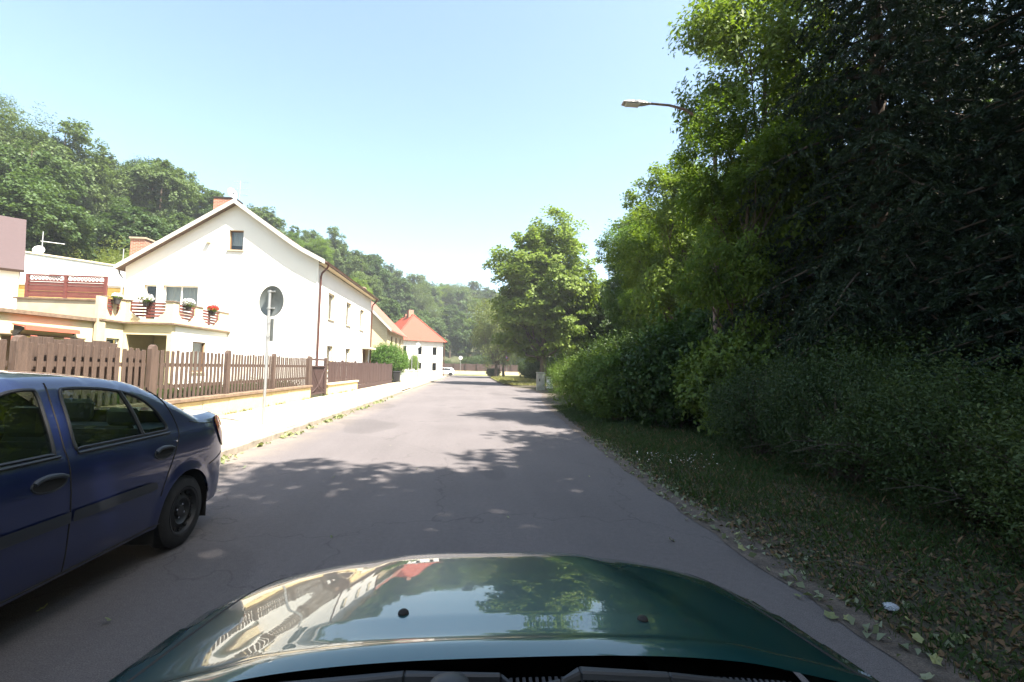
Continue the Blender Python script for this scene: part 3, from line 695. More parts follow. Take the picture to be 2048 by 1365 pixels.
# balcony parapet: piers with trapezoid dips filled with red-brown rails
def dipwall(u0, u1, P, dips, zt=3.92):
    """parapet panel from z 3.07 to zt with U shaped dips; returns nothing"""
    out = [(u0, 3.072), (u1, 3.072), (u1, zt)]
    for a, b in sorted(dips, reverse=True):
        q = (b - a) * .26; out += [(b, zt), (b, 3.50), (b - q, 3.22), (a + q, 3.22), (a, 3.50), (a, zt)]
    out += [(u0, zt)]
    mb = MB(); n = len(out)
    v = [P(a, b, 0) for a, b in out] + [P(a, b, .16) for a, b in out]
    tri = tessellate_polygon([[Vector((a, b, 0)) for a, b in out]])
    mb.add(v, [tuple(t) for t in tri] + [tuple(i + n for i in t) for t in tri] + [(i, (i + 1) % n, (i + 1) % n + n, i + n) for i in range(n)])
    pp = mb.build('parapet', M['cream'], ax)
    for a, b in dips:
        for k in range(5):
            z0 = 3.30 + k * .125; z1 = z0 + .085; q = (b - a) * .26
            ins = 0 if z0 > 3.48 else q * (3.5 - z0) / .28 - .02
            vs = [P(u, z, w) for w in (.05, .08) for u, z in ((a + ins + .004, z0), (b - ins - .004, z0), (b - ins - .004, z1), (a + ins + .004, z1))]
            MB().add(vs, [(0, 1, 2, 3), (7, 6, 5, 4), (0, 4, 5, 1), (1, 5, 6, 2), (2, 6, 7, 3), (3, 7, 4, 0)]).build('balcony_rail', M['railwood'], pp)
        m_ = (a + b) / 2
        vs = [P(u, z, w) for w in (.082, .11) for u, z in ((m_ - .08, 3.24), (m_ + .08, 3.24), (m_ + .08, 3.9), (m_ - .08, 3.9))]
        if b - a > 1.25: MB().add(vs, [(0, 1, 2, 3), (7, 6, 5, 4), (0, 4, 5, 1), (1, 5, 6, 2), (2, 6, 7, 3), (3, 7, 4, 0)]).build('baluster', M['railwood'], pp)
    # coping on the piers
    edges = [u0] + [e for a, b in sorted(dips) for e in (a, b)] + [u1]
    for a, b in zip(edges[::2], edges[1::2]):
        vs = [P(u, z, w) for w in (-.03, .19) for u, z in ((a - .03, zt + .002), (b + .03, zt + .002), (b + .03, zt + .05), (a - .03, zt + .05))]
        MB().add(vs, [(0, 1, 2, 3), (7, 6, 5, 4), (0, 4, 5, 1), (1, 5, 6, 2), (2, 6, 7, 3), (3, 7, 4, 0)]).build('pier_coping', M['coping'], ax)
dipwall(18.96, YB - .002, PA, [(19.1, 19.82)])
dipwall(XA + .002, XC, PB, [(-13.66, -12.30)])
dipwall(YB + .162, GY - .01, PC, [(20.42, 21.58), (22.13, 23.55)])

ls = thing('lattice_screen', 'dark brown terrace screen with lattice top and horizontal boards', 'screen', (-15.6, 19.5, 3.87))
for x in (-17.05, -15.68, -14.24): MB().box(x - .05, x + .05, 19.50, 19.58, 3.872, 4.78).build('post', M['railwood'], ls)
for x0, x1 in ((-17.0, -15.73), (-15.63, -14.29)):
    for k in range(5): MB().box(x0, x1, 19.52 + .012 * (k % 2), 19.545 + .012 * (k % 2), 3.90 + k * .118, 4.012 + k * .118).build('board', M['railwood'], ls)
    for z in (4.50, 4.72): MB().box(x0, x1, 19.50, 19.56, z, z + .055).build('rail', M['railwood'], ls)
    lt = MB(); n = 10; w = (x1 - x0) / n
    for i in range(-2, n + 1):
        for s in (1, -1):
            a = x0 + i * w + (0 if s > 0 else 2 * w); b = a + s * 2 * w; z0, z1 = 4.535, 4.73
            if min(a, b) < x0 - .02 or max(a, b) > x1 + .02: continue
            lt.add([(a - .024, 19.53 + .006 * s, z0), (a + .024, 19.53 + .006 * s, z0), (b + .024, 19.53 + .006 * s, z1), (b - .024, 19.53 + .006 * s, z1)], [(0, 1, 2, 3)])
    lt.build('lattice', M['railwood'], ls)

aw = thing('awning', 'small sloping red awning over the annexe doorway', 'awning', (-14.2, 16.6, 2.5))
x0 = PL(16.6, 0, 0)[0]
me = MB().prism([(x0 + .005, 2.62), (x0 + .40, 2.56), (x0 + .42, 2.43), (x0 + .38, 2.43), (x0 + .36, 2.52), (x0 + .005, 2.58)], 'y', 15.9, 17.95).build('awning_roof', M['awning'], aw)
for yy in (15.95, 17.88): MB().prism([(x0 + .005, 2.595), (x0 + .34, 2.50), (x0 + .005, 2.15)], 'y', yy, yy + .03).build('bracket', M['dark'], aw)
MB().tube([PL(15.2, 2.28, -.04), PL(18.3, 2.28, -.04)], .03, 6).build('trim_bar', M['coping'], aw)
# red painted railing seen over the picket fence
rr = thing('red_garden_railing', 'red painted wooden railing standing behind the picket fence near the awning', 'railing', (-9.5, 11.5, .1))
for i, yy in enumerate((10.72, 11.15, 11.55, 12.0, 12.4)): MB().box(-9.55, -9.47, yy - .05, yy + .05, .08, 2.0 + .04 * (i % 2)).build('post', M['redpaint'], rr, bevel=.01)
for z in (.8, 1.35, 1.80): MB().box(-9.465, -9.43, 10.7, 12.45, z, z + .12).build('rail', M['redpaint'], rr)

def flowerpot(label, x, y, z, m, r=.2, seed=1):
    t = thing('flower_pot', label, 'flower pot', (x, y, z), 'flower pots hanging on the balcony')
    MB().lathe([(.085, 0), (.125, .2), (.135, .2), (.135, .225), (.11, .225), (.10, .18), (.0, .18)], (x, y, z), 14).build('pot', M['pot'], t, smooth=True)
    rng = np.random.default_rng(seed); d = sphere_dirs(900, rng); c = d * np.array([r, r, r * .62]) * rng.uniform(.55, 1.05, 900)[:, None] + np.array([0, 0, .33])
    v = leafquads(c[:650], d[:650] + rng.normal(size=(650, 3)) * .5, .055, .05, rng); me = quadmesh('flowers', v); o = link('flowers', me, t, m)
    v = leafquads(c[650:] - np.array([0, 0, .06]), d[650:] + rng.normal(size=(250, 3)) * .5, .07, .04, rng); link('leaves', quadmesh('leaves', v), t, M['lf_bush'])
flowerpot('white flowers in a dark pot on the balcony, leftmost, near the lattice screen', XA + .1, 19.45, 3.70, M['fwhite'], .17, 1)
flowerpot('large pale pink and white flower ball in a pot on the front balcony rail', -13.0, YB - .08, 3.72, M['fwhite'], .27, 2)
flowerpot('white and pink flowers in a pot before the wide balcony window', XC + .08, 20.9, 3.70, M['fwhite'], .25, 3)
flowerpot('bright red flowers in a pot on the right balcony railing', XC + .08, 22.8, 3.70, M['fred'], .24, 4)

# ------------------------------------------------------------------ buildings behind
yb = thing('yellow_sided_extension', 'yellow weatherboarded extension behind the lattice screen', 'building', (-19, 25, 3))
MB().box(-24, -16.95, 24.6, 27.5, 0, 5.05).build('wall', M['yellowsid'], yb)
for k in range(13): MB().box(-24, -16.93, 24.575, 24.598, 3.1 + k * .15, 3.235 + k * .15).build('board', M['yellowsid'], yb)
MB().box(-24.1, -16.93, 24.5, 27.6, 5.06, 5.16).build('roof', M['verge'], yb)
rb = thing('rear_white_building', 'white flat-topped building with small vents behind the lattice screen', 'building', (-26, 34, 0))
d = Vector((3.7, 3.4, 0)).normalized(); nrm = Vector((d.y, -d.x, 0)); P0 = Vector((-31, 30.0, 0))
def PR(u, v, w): q = P0 + d * u - nrm * w; return (q.x, q.y, v)
vs = [PR(u, v, w) for w in (0, 6) for u, v in ((0, 0), (14, 0), (14, 8.0), (0, 8.3))]
MB().add(vs, [(0, 1, 2, 3), (7, 6, 5, 4), (0, 4, 5, 1), (1, 5, 6, 2), (2, 6, 7, 3), (3, 7, 4, 0)]).build('wall', M['white2'], rb)
vs = [PR(u, v, w) for w in (-.1, 6.1) for u, v in ((-.1, 8.305), (14.1, 8.005), (14.1, 8.10), (-.1, 8.40))]
MB().add(vs, [(0, 1, 2, 3), (7, 6, 5, 4), (0, 4, 5, 1), (1, 5, 6, 2), (2, 6, 7, 3), (3, 7, 4, 0)]).build('roof_edge', M['beige'], rb)
for u, v in ((4.6, 6.9), (12.0, 6.0)):
    vs = [PR(a, b, w) for w in (-.04, -.002) for a, b in ((u, v), (u + .55, v), (u + .55, v + .22), (u, v + .22))]
    MB().add(vs, [(0, 1, 2, 3), (7, 6, 5, 4), (0, 4, 5, 1), (1, 5, 6, 2), (2, 6, 7, 3), (3, 7, 4, 0)]).build('vent', M['steel'], rb)
for (u, h, lab, dish) in ((4.2, 1.7, 'thin aerial mast with crossbar and dish on the white rear building, left', True), (8.4, 1.4, 'plain thin aerial rod on the white rear building', False)):
    p = Vector(PR(u, 8.25, 1.0)); t = thing('roof_aerial', lab, 'antenna', p)
    MB().tube([p - Vector((0, 0, .2)), p + Vector((0, 0, h))], .03, 6).build('mast', M['steel'], t)
    if dish:
        MB().tube([p + Vector((-.1, 0, h * .62)), p + Vector((1.3, .1, h * .55))], .02, 5).build('crossbar', M['signwhite'], t)
        me = MB().lathe([(0, 0), (.16, .02), (.30, .09), (.31, .09), (.16, .03), (0, .01)], (0, 0, 0), 20).mesh('dish', smooth=True); me.materials.append(M['signwhite'])
        piece('dish', me, t, p + Vector((.1, -.3, .35)), rot=(R(70), 0, R(20)))
lh = thing('red_roofed_house', 'white house with steep dark red tiled roof at the left frame edge', 'house', (-20.0, 22.5, 0), rz=R(43))
MB().box(-10, 0, 0, 5, 0, 5.5).build('wall', M['white2'], lh, local=True)
MB().prism([(-.25, 5.40), (-.15, 5.30), (2.3, 7.92), (5.2, 5.38), (5.2, 5.55), (2.25, 8.15)], 'x', -10, .15).build('roof', M['darkred'], lh, local=True)
MB().prism([(.02, 5.502), (4.98, 5.502), (2.3, 7.9)], 'x', -9.9, -.02).build('gable_wall', M['white2'], lh, local=True)
MB().tube([(.06, 4.9, 5.5), (.06, 4.9, 3.2)], .045, 6).build('downpipe', M['gutter'], lh, local=True)

bh = thing('brick_gabled_house', 'ochre brick house with pale red roof behind the round green bush', 'house', (-10, 50, 0))
BX = -7.95
MB().prism([(BX, 0), (BX, 5.05), (-11.4, 8.5), (-15, 5.0), (-15, 0)], 'y', 45, 45.2).build('gable_wall', M['ybrick'], bh)
mb = MB(); rv = MB(); hol = [(47.2 + 2.7 * i, 3.1, 48.1 + 2.7 * i, 4.5) for i in range(3)]
wall(mb, [(45.2, 0), (55.6, 0), (55.6, 5.0), (45.2, 5.0)], hol, lambda u, v, d: (BX - d, u, v), .12, rv); mb.build('street_wall', M['cream2'], bh); rv.build('window_reveal', M['reveal'], bh)
for q in hol: window(bh, lambda u, v, d: (BX - d, u, v), *q, .11, M['brownframe'], 1, curtain=False)
MB().prism([(BX + .4, 4.78), (BX + .4, 4.92), (-11.4, 8.75), (-15.4, 4.9), (-15.4, 4.7), (-11.4, 8.52)], 'y', 44.7, 55.9).build('roof', M['oldred'], bh)
MB().prism([(BX + .42, 4.74), (BX + .42, 4.96), (-11.4, 8.80), (-11.4, 8.50)], 'y', 44.62, 44.69).build('verge_board', M['verge'], bh)
chimney(bh, -11.8, -11.1, 49, 49.7, 8.2, 9.4, M['cap'])

# red hipped roof house, set at an angle where the street bends
rh = thing('red_hipped_house', 'white house with bright red hipped roof at the far bend of the street', 'house', (-10.1, 76, 0), rz=R(32))
L2, W2 = 3.9, 4.2
hw = [(-2.9, 3.3, -2.1, 4.6), (-.4, 3.3, .4, 4.6), (2.1, 3.3, 2.9, 4.6), (-2.9, .9, -2.1, 2.2), (-.4, .9, .4, 2.2), (2.1, .9, 2.9, 2.2)]
for k, (m_, hl, fn, wid) in enumerate((('white', hw, lambda u, v, d: (u, -W2 + d, v), L2), ('white2', [], lambda u, v, d: (L2 - d, u, v), W2), ('white2', hw[:2], lambda u, v, d: (-L2 + d, u, v), W2), ('white', [], lambda u, v, d: (u, W2 - d, v), L2))):
    mb = MB(); rv = MB(); wall(mb, [(-wid, 0), (wid, 0), (wid, 5.5), (-wid, 5.5)], hl, fn, .15, rv)
    mb.build('wall', M[m_], rh)
    if hl:
        rv.build('window_reveal', M['reveal'], rh)
        for q in hl: window(rh, fn, *q, .13, M['frame'], 1, curtain=False)
e = .45; hz0, hz1 = 5.42, 9.6
v = [(-L2 - e, -W2 - e, hz0), (L2 + e, -W2 - e, hz0), (L2 + e, W2 + e, hz0), (-L2 - e, W2 + e, hz0), (0, -1.6, hz1), (0, 1.6, hz1)]
MB().add(v, [(0, 1, 4), (1, 2, 5, 4), (2, 3, 5), (3, 0, 4, 5), (3, 2, 1, 0)]).build('roof', M['redroof'], rh)
for a, b in ((0, 4), (1, 4), (2, 5), (3, 5), (4, 5)): MB().tube([v[a], v[b]], .09, 6).build('ridge_tiles', M['redroof'], rh)
c = MB().box(-.5, .3, -.9, -.1, 8.8, 10.4).build('chimney', M['brick'], rh)
MB().box(-.2, .4, 1.0, 1.6, 9.0, 9.9).build('chimney', M['brick'], rh)
MB().tube([(L2 + .1, -W2 - e + .2, 5.5), (L2 + .1, -W2 - e + .2, .1)], .06, 6).build('downpipe', M['gutter'], rh)

# low pale green wall, pillar, bin
gf = thing('pale_green_wall', 'low pale green garden wall beyond the round bush', 'wall', (-6.9, 52, 0))
MB().box(-7.1, -6.85, 44.5, 64, 0, 1.0).build('wall_body', M['fencegreen'], gf); MB().box(-7.14, -6.81, 44.5, 64, 1.002, 1.07).build('wall_coping', M['beige'], gf)
for yy in (44.3, 50.5, 57, 64): MB().box(-7.18, -6.78, yy - .18, yy + .18, 0, 1.25).build('pillar', M['white2'], gf)
bn = thing('rubbish_bin', 'black wheeled rubbish bin at the end of the brown board fence', 'bin', (-6.55, 42.6, .12))
MB().add([(-6.78, 42.35, .2), (-6.32, 42.35, .2), (-6.32, 42.85, .2), (-6.78, 42.85, .2), (-6.84, 42.28, 1.05), (-6.26, 42.28, 1.05), (-6.26, 42.92, 1.05), (-6.84, 42.92, 1.05)], [(3, 2, 1, 0), (4, 5, 6, 7), (0, 1, 5, 4), (1, 2, 6, 5), (2, 3, 7, 6), (3, 0, 4, 7)]).build('bin_body', M['bin'], bn, bevel=.02)
MB().prism([(42.24, 1.055), (42.96, 1.055), (42.9, 1.14), (42.3, 1.10)], 'x', -6.88, -6.22).build('lid', M['bin'], bn, bevel=.01)
for x in (-6.8, -6.3): MB().lathe([(0, -.03), (.1, -.03), (.1, .03), (0, .03)], (x, 42.85, .22), 14, 'x').build('wheel', M['rubber'], bn)

# fence and wall across the far end of the junction
ff = thing('far_brown_fence', 'brown board fence on a pale base wall across the far end of the street', 'fence', (0, 104, 0))
MB().box(-14, 22, 104, 104.3, -.02, .85).build('base_wall', M['cream'], ff)
for i in range(15): MB().box(-13.9 + i * 2.5, -13.7 + i * 2.5, 103.96, 104.2, .86, 2.5).build('post', M['wood2'], ff)
b = MB()
for i in range(230): b.box(-13.8 + i * .155, -13.66 + i * .155, 104.21, 104.24, .87, 2.38)
tag(b.build('boards', M['wood2'], ff), kind='stuff')
for z in (1.0, 2.1): MB().box(-13.8, 21.9, 104.245, 104.29, z, z + .1).build('rail', M['wood2'], ff)
struct(MB().box(-60, 70, 93.0, 103.99, -.02, .11).build('far_pavement', M['dry']))

# ------------------------------------------------------------------ signs, street lamp, cabinet
def round_sign(label, x, y, zc, rz, ztop, dia=.7, plate=None, front='white', group=None, base=.12):
    t = thing('traffic_sign', label, 'road sign', (x, y, base), group, rz)
    def L(a, b, c): return (a, b, c - base)
    MB().tube([L(0, 0, base - .1), L(0, 0, ztop)], .032, 14).build('pole', M['steel'], t, smooth=True, local=True)
    r = dia / 2
    d = MB().lathe([(0, -.006), (r - .02, -.006), (r - .004, -.016), (r, -.014), (r, .004), (r - .003, .006), (0, .006)], (0, .062, zc - base), 48, 'y').build('disc', M['signback'], t, smooth=True, local=True)
    MB().lathe([(0, 0), (r - .012, 0), (r - .012, .002), (0, .002)], (0, .069, zc - base), 48, 'y').build('sign_face', M['signred' if front == 'red' else 'signwhite'], d, local=True)
    for dz in (.23, -.17): 
        MB().box(-.11, .11, .034, .054, zc + dz - .018 - base, zc + dz + .018 - base).build('clamp', M['steel'], t, local=True)
        MB().lathe([(.033, -.02), (.045, -.02), (.045, .02), (.033, .02)], (0, 0, zc + dz - base), 14).build('clamp', M['steel'], t, local=True)
    MB().lathe([(.034, 0), (.036, .0), (.036, .03), (0, .035)], (0, 0, ztop - base - .02), 12).build('pole_cap', M['plastic'], t, local=True)
    if plate:
        z0, z1 = plate
        MB().box(.015, .115, .040, .052, z0 - base, z1 - base).build('side_plate', M['signback'], t, local=True)
        for z in (z0 + .1, z1 - .1): MB().lathe([(.033, -.018), (.044, -.018), (.044, .018), (.033, .018)], (0, 0, z - base), 14).build('clamp', M['steel'], t, local=True)
    return t
round_sign('round road sign seen from its grey back on a steel pole near the blue car', -4.80, 11.58, 3.02, R(-24), 3.30, .74, plate=(2.07, 2.60))
round_sign('small distant white round sign on a pole beside the round green bush', -5.05, 40.6, 2.95, R(175), 3.3, .7)
round_sign('thin second sign pole with smaller disc just behind the distant white sign', -4.95, 44.2, 3.5, R(160), 3.9, .5)
round_sign('pale round sign in front of the far brown fence', -2.3, 96, 3.5, R(180), 3.8, .75, base=.11)
t = round_sign('red round no-stopping sign by the slim tree at the junction', 6.2, 84.5, 3.3, R(180), 3.7, .8, front='red', base=.1)
MB().lathe([(0, 0), (.27, 0), (.27, .002), (0, .002)], (0, .0725, 3.2), 32, 'y').build('sign_centre', M['signblue'], t, local=True)

lp = thing('street_lamp', 'street lamp with long curved brown arm and flat grey head over the road', 'street lamp', (6.61, 12.4, 0))
lp.scale = (1.097,) * 3; lp_base = Vector((6.02, 11.3, 0)); OFF[lp.name] = lp_base
arm = [(6.02, 11.3, -.2), (6.02, 11.3, 3), (6.02, 11.3, 6.2), (6.0, 11.3, 7.1), (5.88, 11.3, 7.55), (5.6, 11.3, 7.88), (5.2, 11.3, 8.08), (4.8, 11.3, 8.16), (4.25, 11.3, 8.17)]
MB().tube(arm[:3], [.085, .075, .06], 12).build('pole', M['lampmetal'], lp, smooth=True)
MB().tube(arm[2:], [.058, .05, .042, .038, .034, .03, .028], 12).build('arm', M['lampmetal'], lp, smooth=True)
hd = MB().add([(x, y, z) for x, w, a, b in ((4.32, .035, 8.15, 8.18), (4.12, .09, 8.125, 8.20), (3.9, .12, 8.115, 8.195), (3.68, .12, 8.115, 8.17), (3.58, .11, 8.12, 8.155)) for y, z in ((11.3 - w, a), (11.3 + w, a), (11.3 + w * .8, b), (11.3 - w * .8, b))],
    [(i * 4 + k, i * 4 + (k + 1) % 4, (i + 1) * 4 + (k + 1) % 4, (i + 1) * 4 + k) for i in range(4) for k in range(4)] + [(0, 1, 2, 3), (19, 18, 17, 16)]).build('lamp_head', M['lamphead'], lp, bevel=.012)
MB().box(3.66, 4.02, 11.2, 11.4, 8.09, 8.108).build('lamp_glass', M['lampglass'], lp, bevel=.008)
MB().tube([(5.3, 11.3, 8.0), (5.28, 11.3, 7.8), (5.34, 11.3, 7.6), (5.42, 11.3, 7.45)], .008, 5).build('loose_wire', M['plastic'], lp)

cb = thing('utility_cabinet', 'pale grey electrical cabinet at the road edge under the chestnut tree', 'utility cabinet', (5.0, 34.2, 0))
MB().box(4.70, 5.28, 34.0, 34.45, 0, 1.28).build('cabinet_body', M['box'], cb, bevel=.015)
MB().box(4.74, 4.985, 33.975, 33.998, .25, 1.2).build('door', M['box'], cb, bevel=.004); MB().box(4.995, 5.24, 33.975, 33.998, .25, 1.2).build('door', M['box'], cb, bevel=.004)
MB().box(4.66, 5.32, 33.95, 34.5, 1.282, 1.34).build('lid', M['box'], cb, bevel=.015); MB().box(4.84, 4.92, 33.965, 33.974, .68, .88).build('vent', M['dark'], cb)
c2 = thing('white_meter_box', 'small white box in the bushes right of the grey cabinet', 'utility cabinet', (5.9, 36, 0))
MB().box(5.75, 6.2, 36, 36.3, .1, .95).build('box_body', M['signwhite'], c2, bevel=.02); MB().box(5.7, 6.25, 35.96, 36.34, .952, 1.0).build('lid', M['box'], c2, bevel=.01)

# ------------------------------------------------------------------ cars
def smooth01(t): t = max(0., min(1., t)); return t * t * (3 - 2 * t)
def cat(pts, n=6, closed=False):
    """Catmull-Rom through 2D points"""
    P = [np.array(p, float) for p in pts]; out = []; m = len(P)
    for i in range(m if closed else m - 1):
        p0 = P[(i - 1) % m] if closed or i > 0 else P[i]; p1 = P[i]; p2 = P[(i + 1) % m]; p3 = P[(i + 2) % m] if closed or i + 2 < m else P[(i + 1) % m]
        for k in range(n):
            t = k / n; out.append(.5 * ((2 * p1) + (-p0 + p2) * t + (2 * p0 - 5 * p1 + 4 * p2 - p3) * t * t + (-p0 + 3 * p1 - 3 * p2 + p3) * t ** 3))
    if not closed: out.append(P[-1])
    return np.array(out)
def sdpoly(q, poly, closed=True):
    """signed distance (positive inside) and nearest point"""
    a = poly; b = np.roll(poly, -1, 0)
    if not closed: a = poly[:-1]; b = poly[1:]
    best = np.full(len(q), 1e9); near = np.zeros_like(q); ins = np.zeros(len(q), bool)
    for p, r in zip(a, b):
        e = r - p; L = max(e @ e, 1e-12); t = np.clip(((q - p) @ e) / L, 0, 1); c = p + t[:, None] * e; d = np.hypot(*(q - c).T)
        m = d < best; best[m] = d[m]; near[m] = c[m]
        if closed:
            cond = ((p[1] > q[:, 1]) != (r[1] > q[:, 1])); xx = (r[0] - p[0]) * (q[:, 1] - p[1]) / (r[1] - p[1] if abs(r[1] - p[1]) > 1e-12 else 1e-12) + p[0]
            ins ^= cond & (q[:, 0] < xx)
    return np.where(ins, best, -best) if closed else best, near

class Car:
    def __init__(s, sil, ztab, ends, wheels, wr, fillet=.07, cell=.025):
        s.sil = np.array([p[:2] for p in sil]); s.crown = np.array([p[2] for p in sil]); s.zt = ztab; s.ends = ends; s.wheels = wheels; s.wr = wr; s.fil = fillet; s.cell = cell
    def X(s, q):
        y, z = q[:, 0], q[:, 1]
        x = np.interp(z, [a for a, b in s.zt], [b for a, b in s.zt])
        y0, y1, ramp, amt = s.ends
        tr = np.clip((y0 + ramp - y) / ramp, 0, 1); tf = np.clip((y - (y1 - ramp)) / ramp, 0, 1)
        x = x * (1 - amt * tr ** 2.6) * (1 - amt * tf ** 2.6)
        d, _ = sdpoly(q, s.sil, closed=False); t = np.clip(1 - d / s.fil, 0, 1)
        x = x - s.fil * (1 - np.sqrt(np.maximum(1 - t * t * .999, 0)))
        for wy in s.wheels:                           # flared arches
            rr = np.hypot(y - wy, z - s.wr); x = x + .014 * np.exp(-((rr - s.wr - .055) / .045) ** 2)
        return x
    def sheet(s, outer, holes, side, off=0.0, cell=None):
        cell = cell or s.cell; outer = np.array(outer, float); lo = outer.min(0) - cell; hi = outer.max(0) + cell
        ny, nz = int((hi[0] - lo[0]) / cell) + 2, int((hi[1] - lo[1]) / cell) + 2
        Yg, Zg = np.meshgrid(lo[0] + cell * np.arange(ny), lo[1] + cell * np.arange(nz), indexing='ij'); q = np.stack([Yg.ravel(), Zg.ravel()], 1)
        idx = np.arange(ny * nz).reshape(ny, nz); F = np.stack([idx[:-1, :-1], idx[1:, :-1], idx[1:, 1:], idx[:-1, 1:]], -1).reshape(-1, 4)
        cen = q[F].mean(1); keep = sdpoly(cen, outer)[0] > 0
        for h in holes: keep &= sdpoly(cen, np.array(h, float))[0] < 0
        bmask = np.zeros(len(q), bool); dm = np.zeros(len(q), bool); bmask[F[keep].ravel()] = True; dm[F[~keep].ravel()] = True; bi = np.where(bmask & dm)[0]
        best = np.full(len(bi), 1e9); pos = q[bi].copy()
        for poly in [outer] + [np.array(h, float) for h in holes]:
            d, nr = sdpoly(q[bi], poly); d = np.abs(d); m = d < best; best[m] = d[m]; pos[m] = nr[m]
        q[bi] = pos
        F = F[keep]; used = np.unique(F); remap = -np.ones(len(q), int); remap[used] = np.arange(len(used)); q = q[used]; F = remap[F]
        x = s.X(q) + off; v = np.stack([x * side, q[:, 0], q[:, 1]], 1)
        if side > 0: F = F[:, ::1]
        else: F = F[:, ::-1]
        return v, F
    def strip(s, i0, i1, nx=22, pw=2.6, w=1.0, off=0.0, dens=None, cols=None):
        q = s.sil[i0:i1 + 1]; cr = s.crown[i0:i1 + 1]; xh = s.X(q) * w
        tg = np.gradient(q, axis=0); nr = np.stack([-tg[:, 1], tg[:, 0]], 1); nr /= np.linalg.norm(nr, axis=1)[:, None] + 1e-9
        # silhouette runs rear -> front over the top, outward normal is to the left of travel
        t = np.linspace(-1, 1, nx + 1); v = np.zeros((len(q), nx + 1, 3))
        prof = (1 - np.abs(t) ** pw)
        v[:, :, 0] = xh[:, None] * t[None]; 
        v[:, :, 1] = q[:, 0:1] + nr[:, 0:1] * (cr[:, None] * prof + off); v[:, :, 2] = q[:, 1:2] + nr[:, 1:2] * (cr[:, None] * prof + off)
        n = nx + 1; F = [(i * n + k, i * n + k + 1, (i + 1) * n + k + 1, (i + 1) * n + k) for i in range(len(q) - 1) for k in (cols or range(nx))]
        return v.reshape(-1, 3), np.array(F)
    def line(s, pts, side, rad, off=.001, n=5, closed=False):
        q = cat(pts, 5, closed); 
        if closed: q = np.vstack([q, q[:1]])
        x = s.X(q) + off; return [(x[i] * side, q[i, 0], q[i, 1]) for i in range(len(q))]

def mesh_parts(name, parts, m, parent, smooth=True):
    v = []; f = []; n = 0
    for a, b in parts: v.append(a); f.append(b + n); n += len(a)
    me = npmesh(name, np.concatenate(v), np.concatenate(f), smooth); me.materials.append(m); return link(name, me, parent)

def wheel(parent, x, y, r, side, name='wheel', w=.17, holes=12):
    mb = MB(); rr = r * .66
    prof = [(rr - .01, -w / 2 + .02), (rr + .01, -w / 2), (r - .03, -w / 2 + .005), (r, -w / 2 + .03), (r, w / 2 - .03), (r - .03, w / 2 - .005), (r - .05, w / 2 + .002), (rr + .01, w / 2), (rr - .01, w / 2 - .02)]
    t = mb.lathe(prof, (x, y, r), 40, 'x').build(name, M['rubber'], parent, smooth=True, local=True)
    o = w / 2 * side
    def lx(k): return x + (w / 2 - k) * side
    pr = [(rr + .004, lx(.0)), (rr - .012, lx(.004)), (rr - .022, lx(.03)), (rr * .86, lx(.045)), (rr * .72, lx(.035)), (rr * .55, lx(.022)), (rr * .42, lx(.05)), (rr * .30, lx(.055)), (.05, lx(.055)), (.045, lx(.03)), (0, lx(.03))]
    MB().lathe([(a, b) for a, b in pr], (0, y, r), 40, 'x').build('rim', M['rim'], t, smooth=True, local=True)
    hm = MB()
    for k in range(holes):
        a = 2 * math.pi * k / holes; cy, cz = y + math.cos(a) * rr * .79, r + math.sin(a) * rr * .79
        hm.lathe([(0, lx(.026)), (.017, lx(.026)), (.017, lx(.06))], (0, cy, cz), 8, 'x')
    tag(hm.build('vent_holes', M['dark'], t, local=True), kind='stuff')
    bt = MB()
    for k in range(4):
        a = 2 * math.pi * k / 4 + .4; bt.lathe([(0, lx(.03)), (.010, lx(.03)), (.010, lx(.055))], (0, y + math.cos(a) * .05 * 1.05, r + math.sin(a) * .05 * 1.05), 6, 'x')
    bt.build('wheel_bolts', M['chrome'], t, local=True)
    return t

def arch(wy, wr, r, n=22, z0=.12):
    return [(wy + r * math.cos(a), wr + r * math.sin(a)) for a in [-.75 + (math.pi + 1.5) * i / n for i in range(n + 1)]]

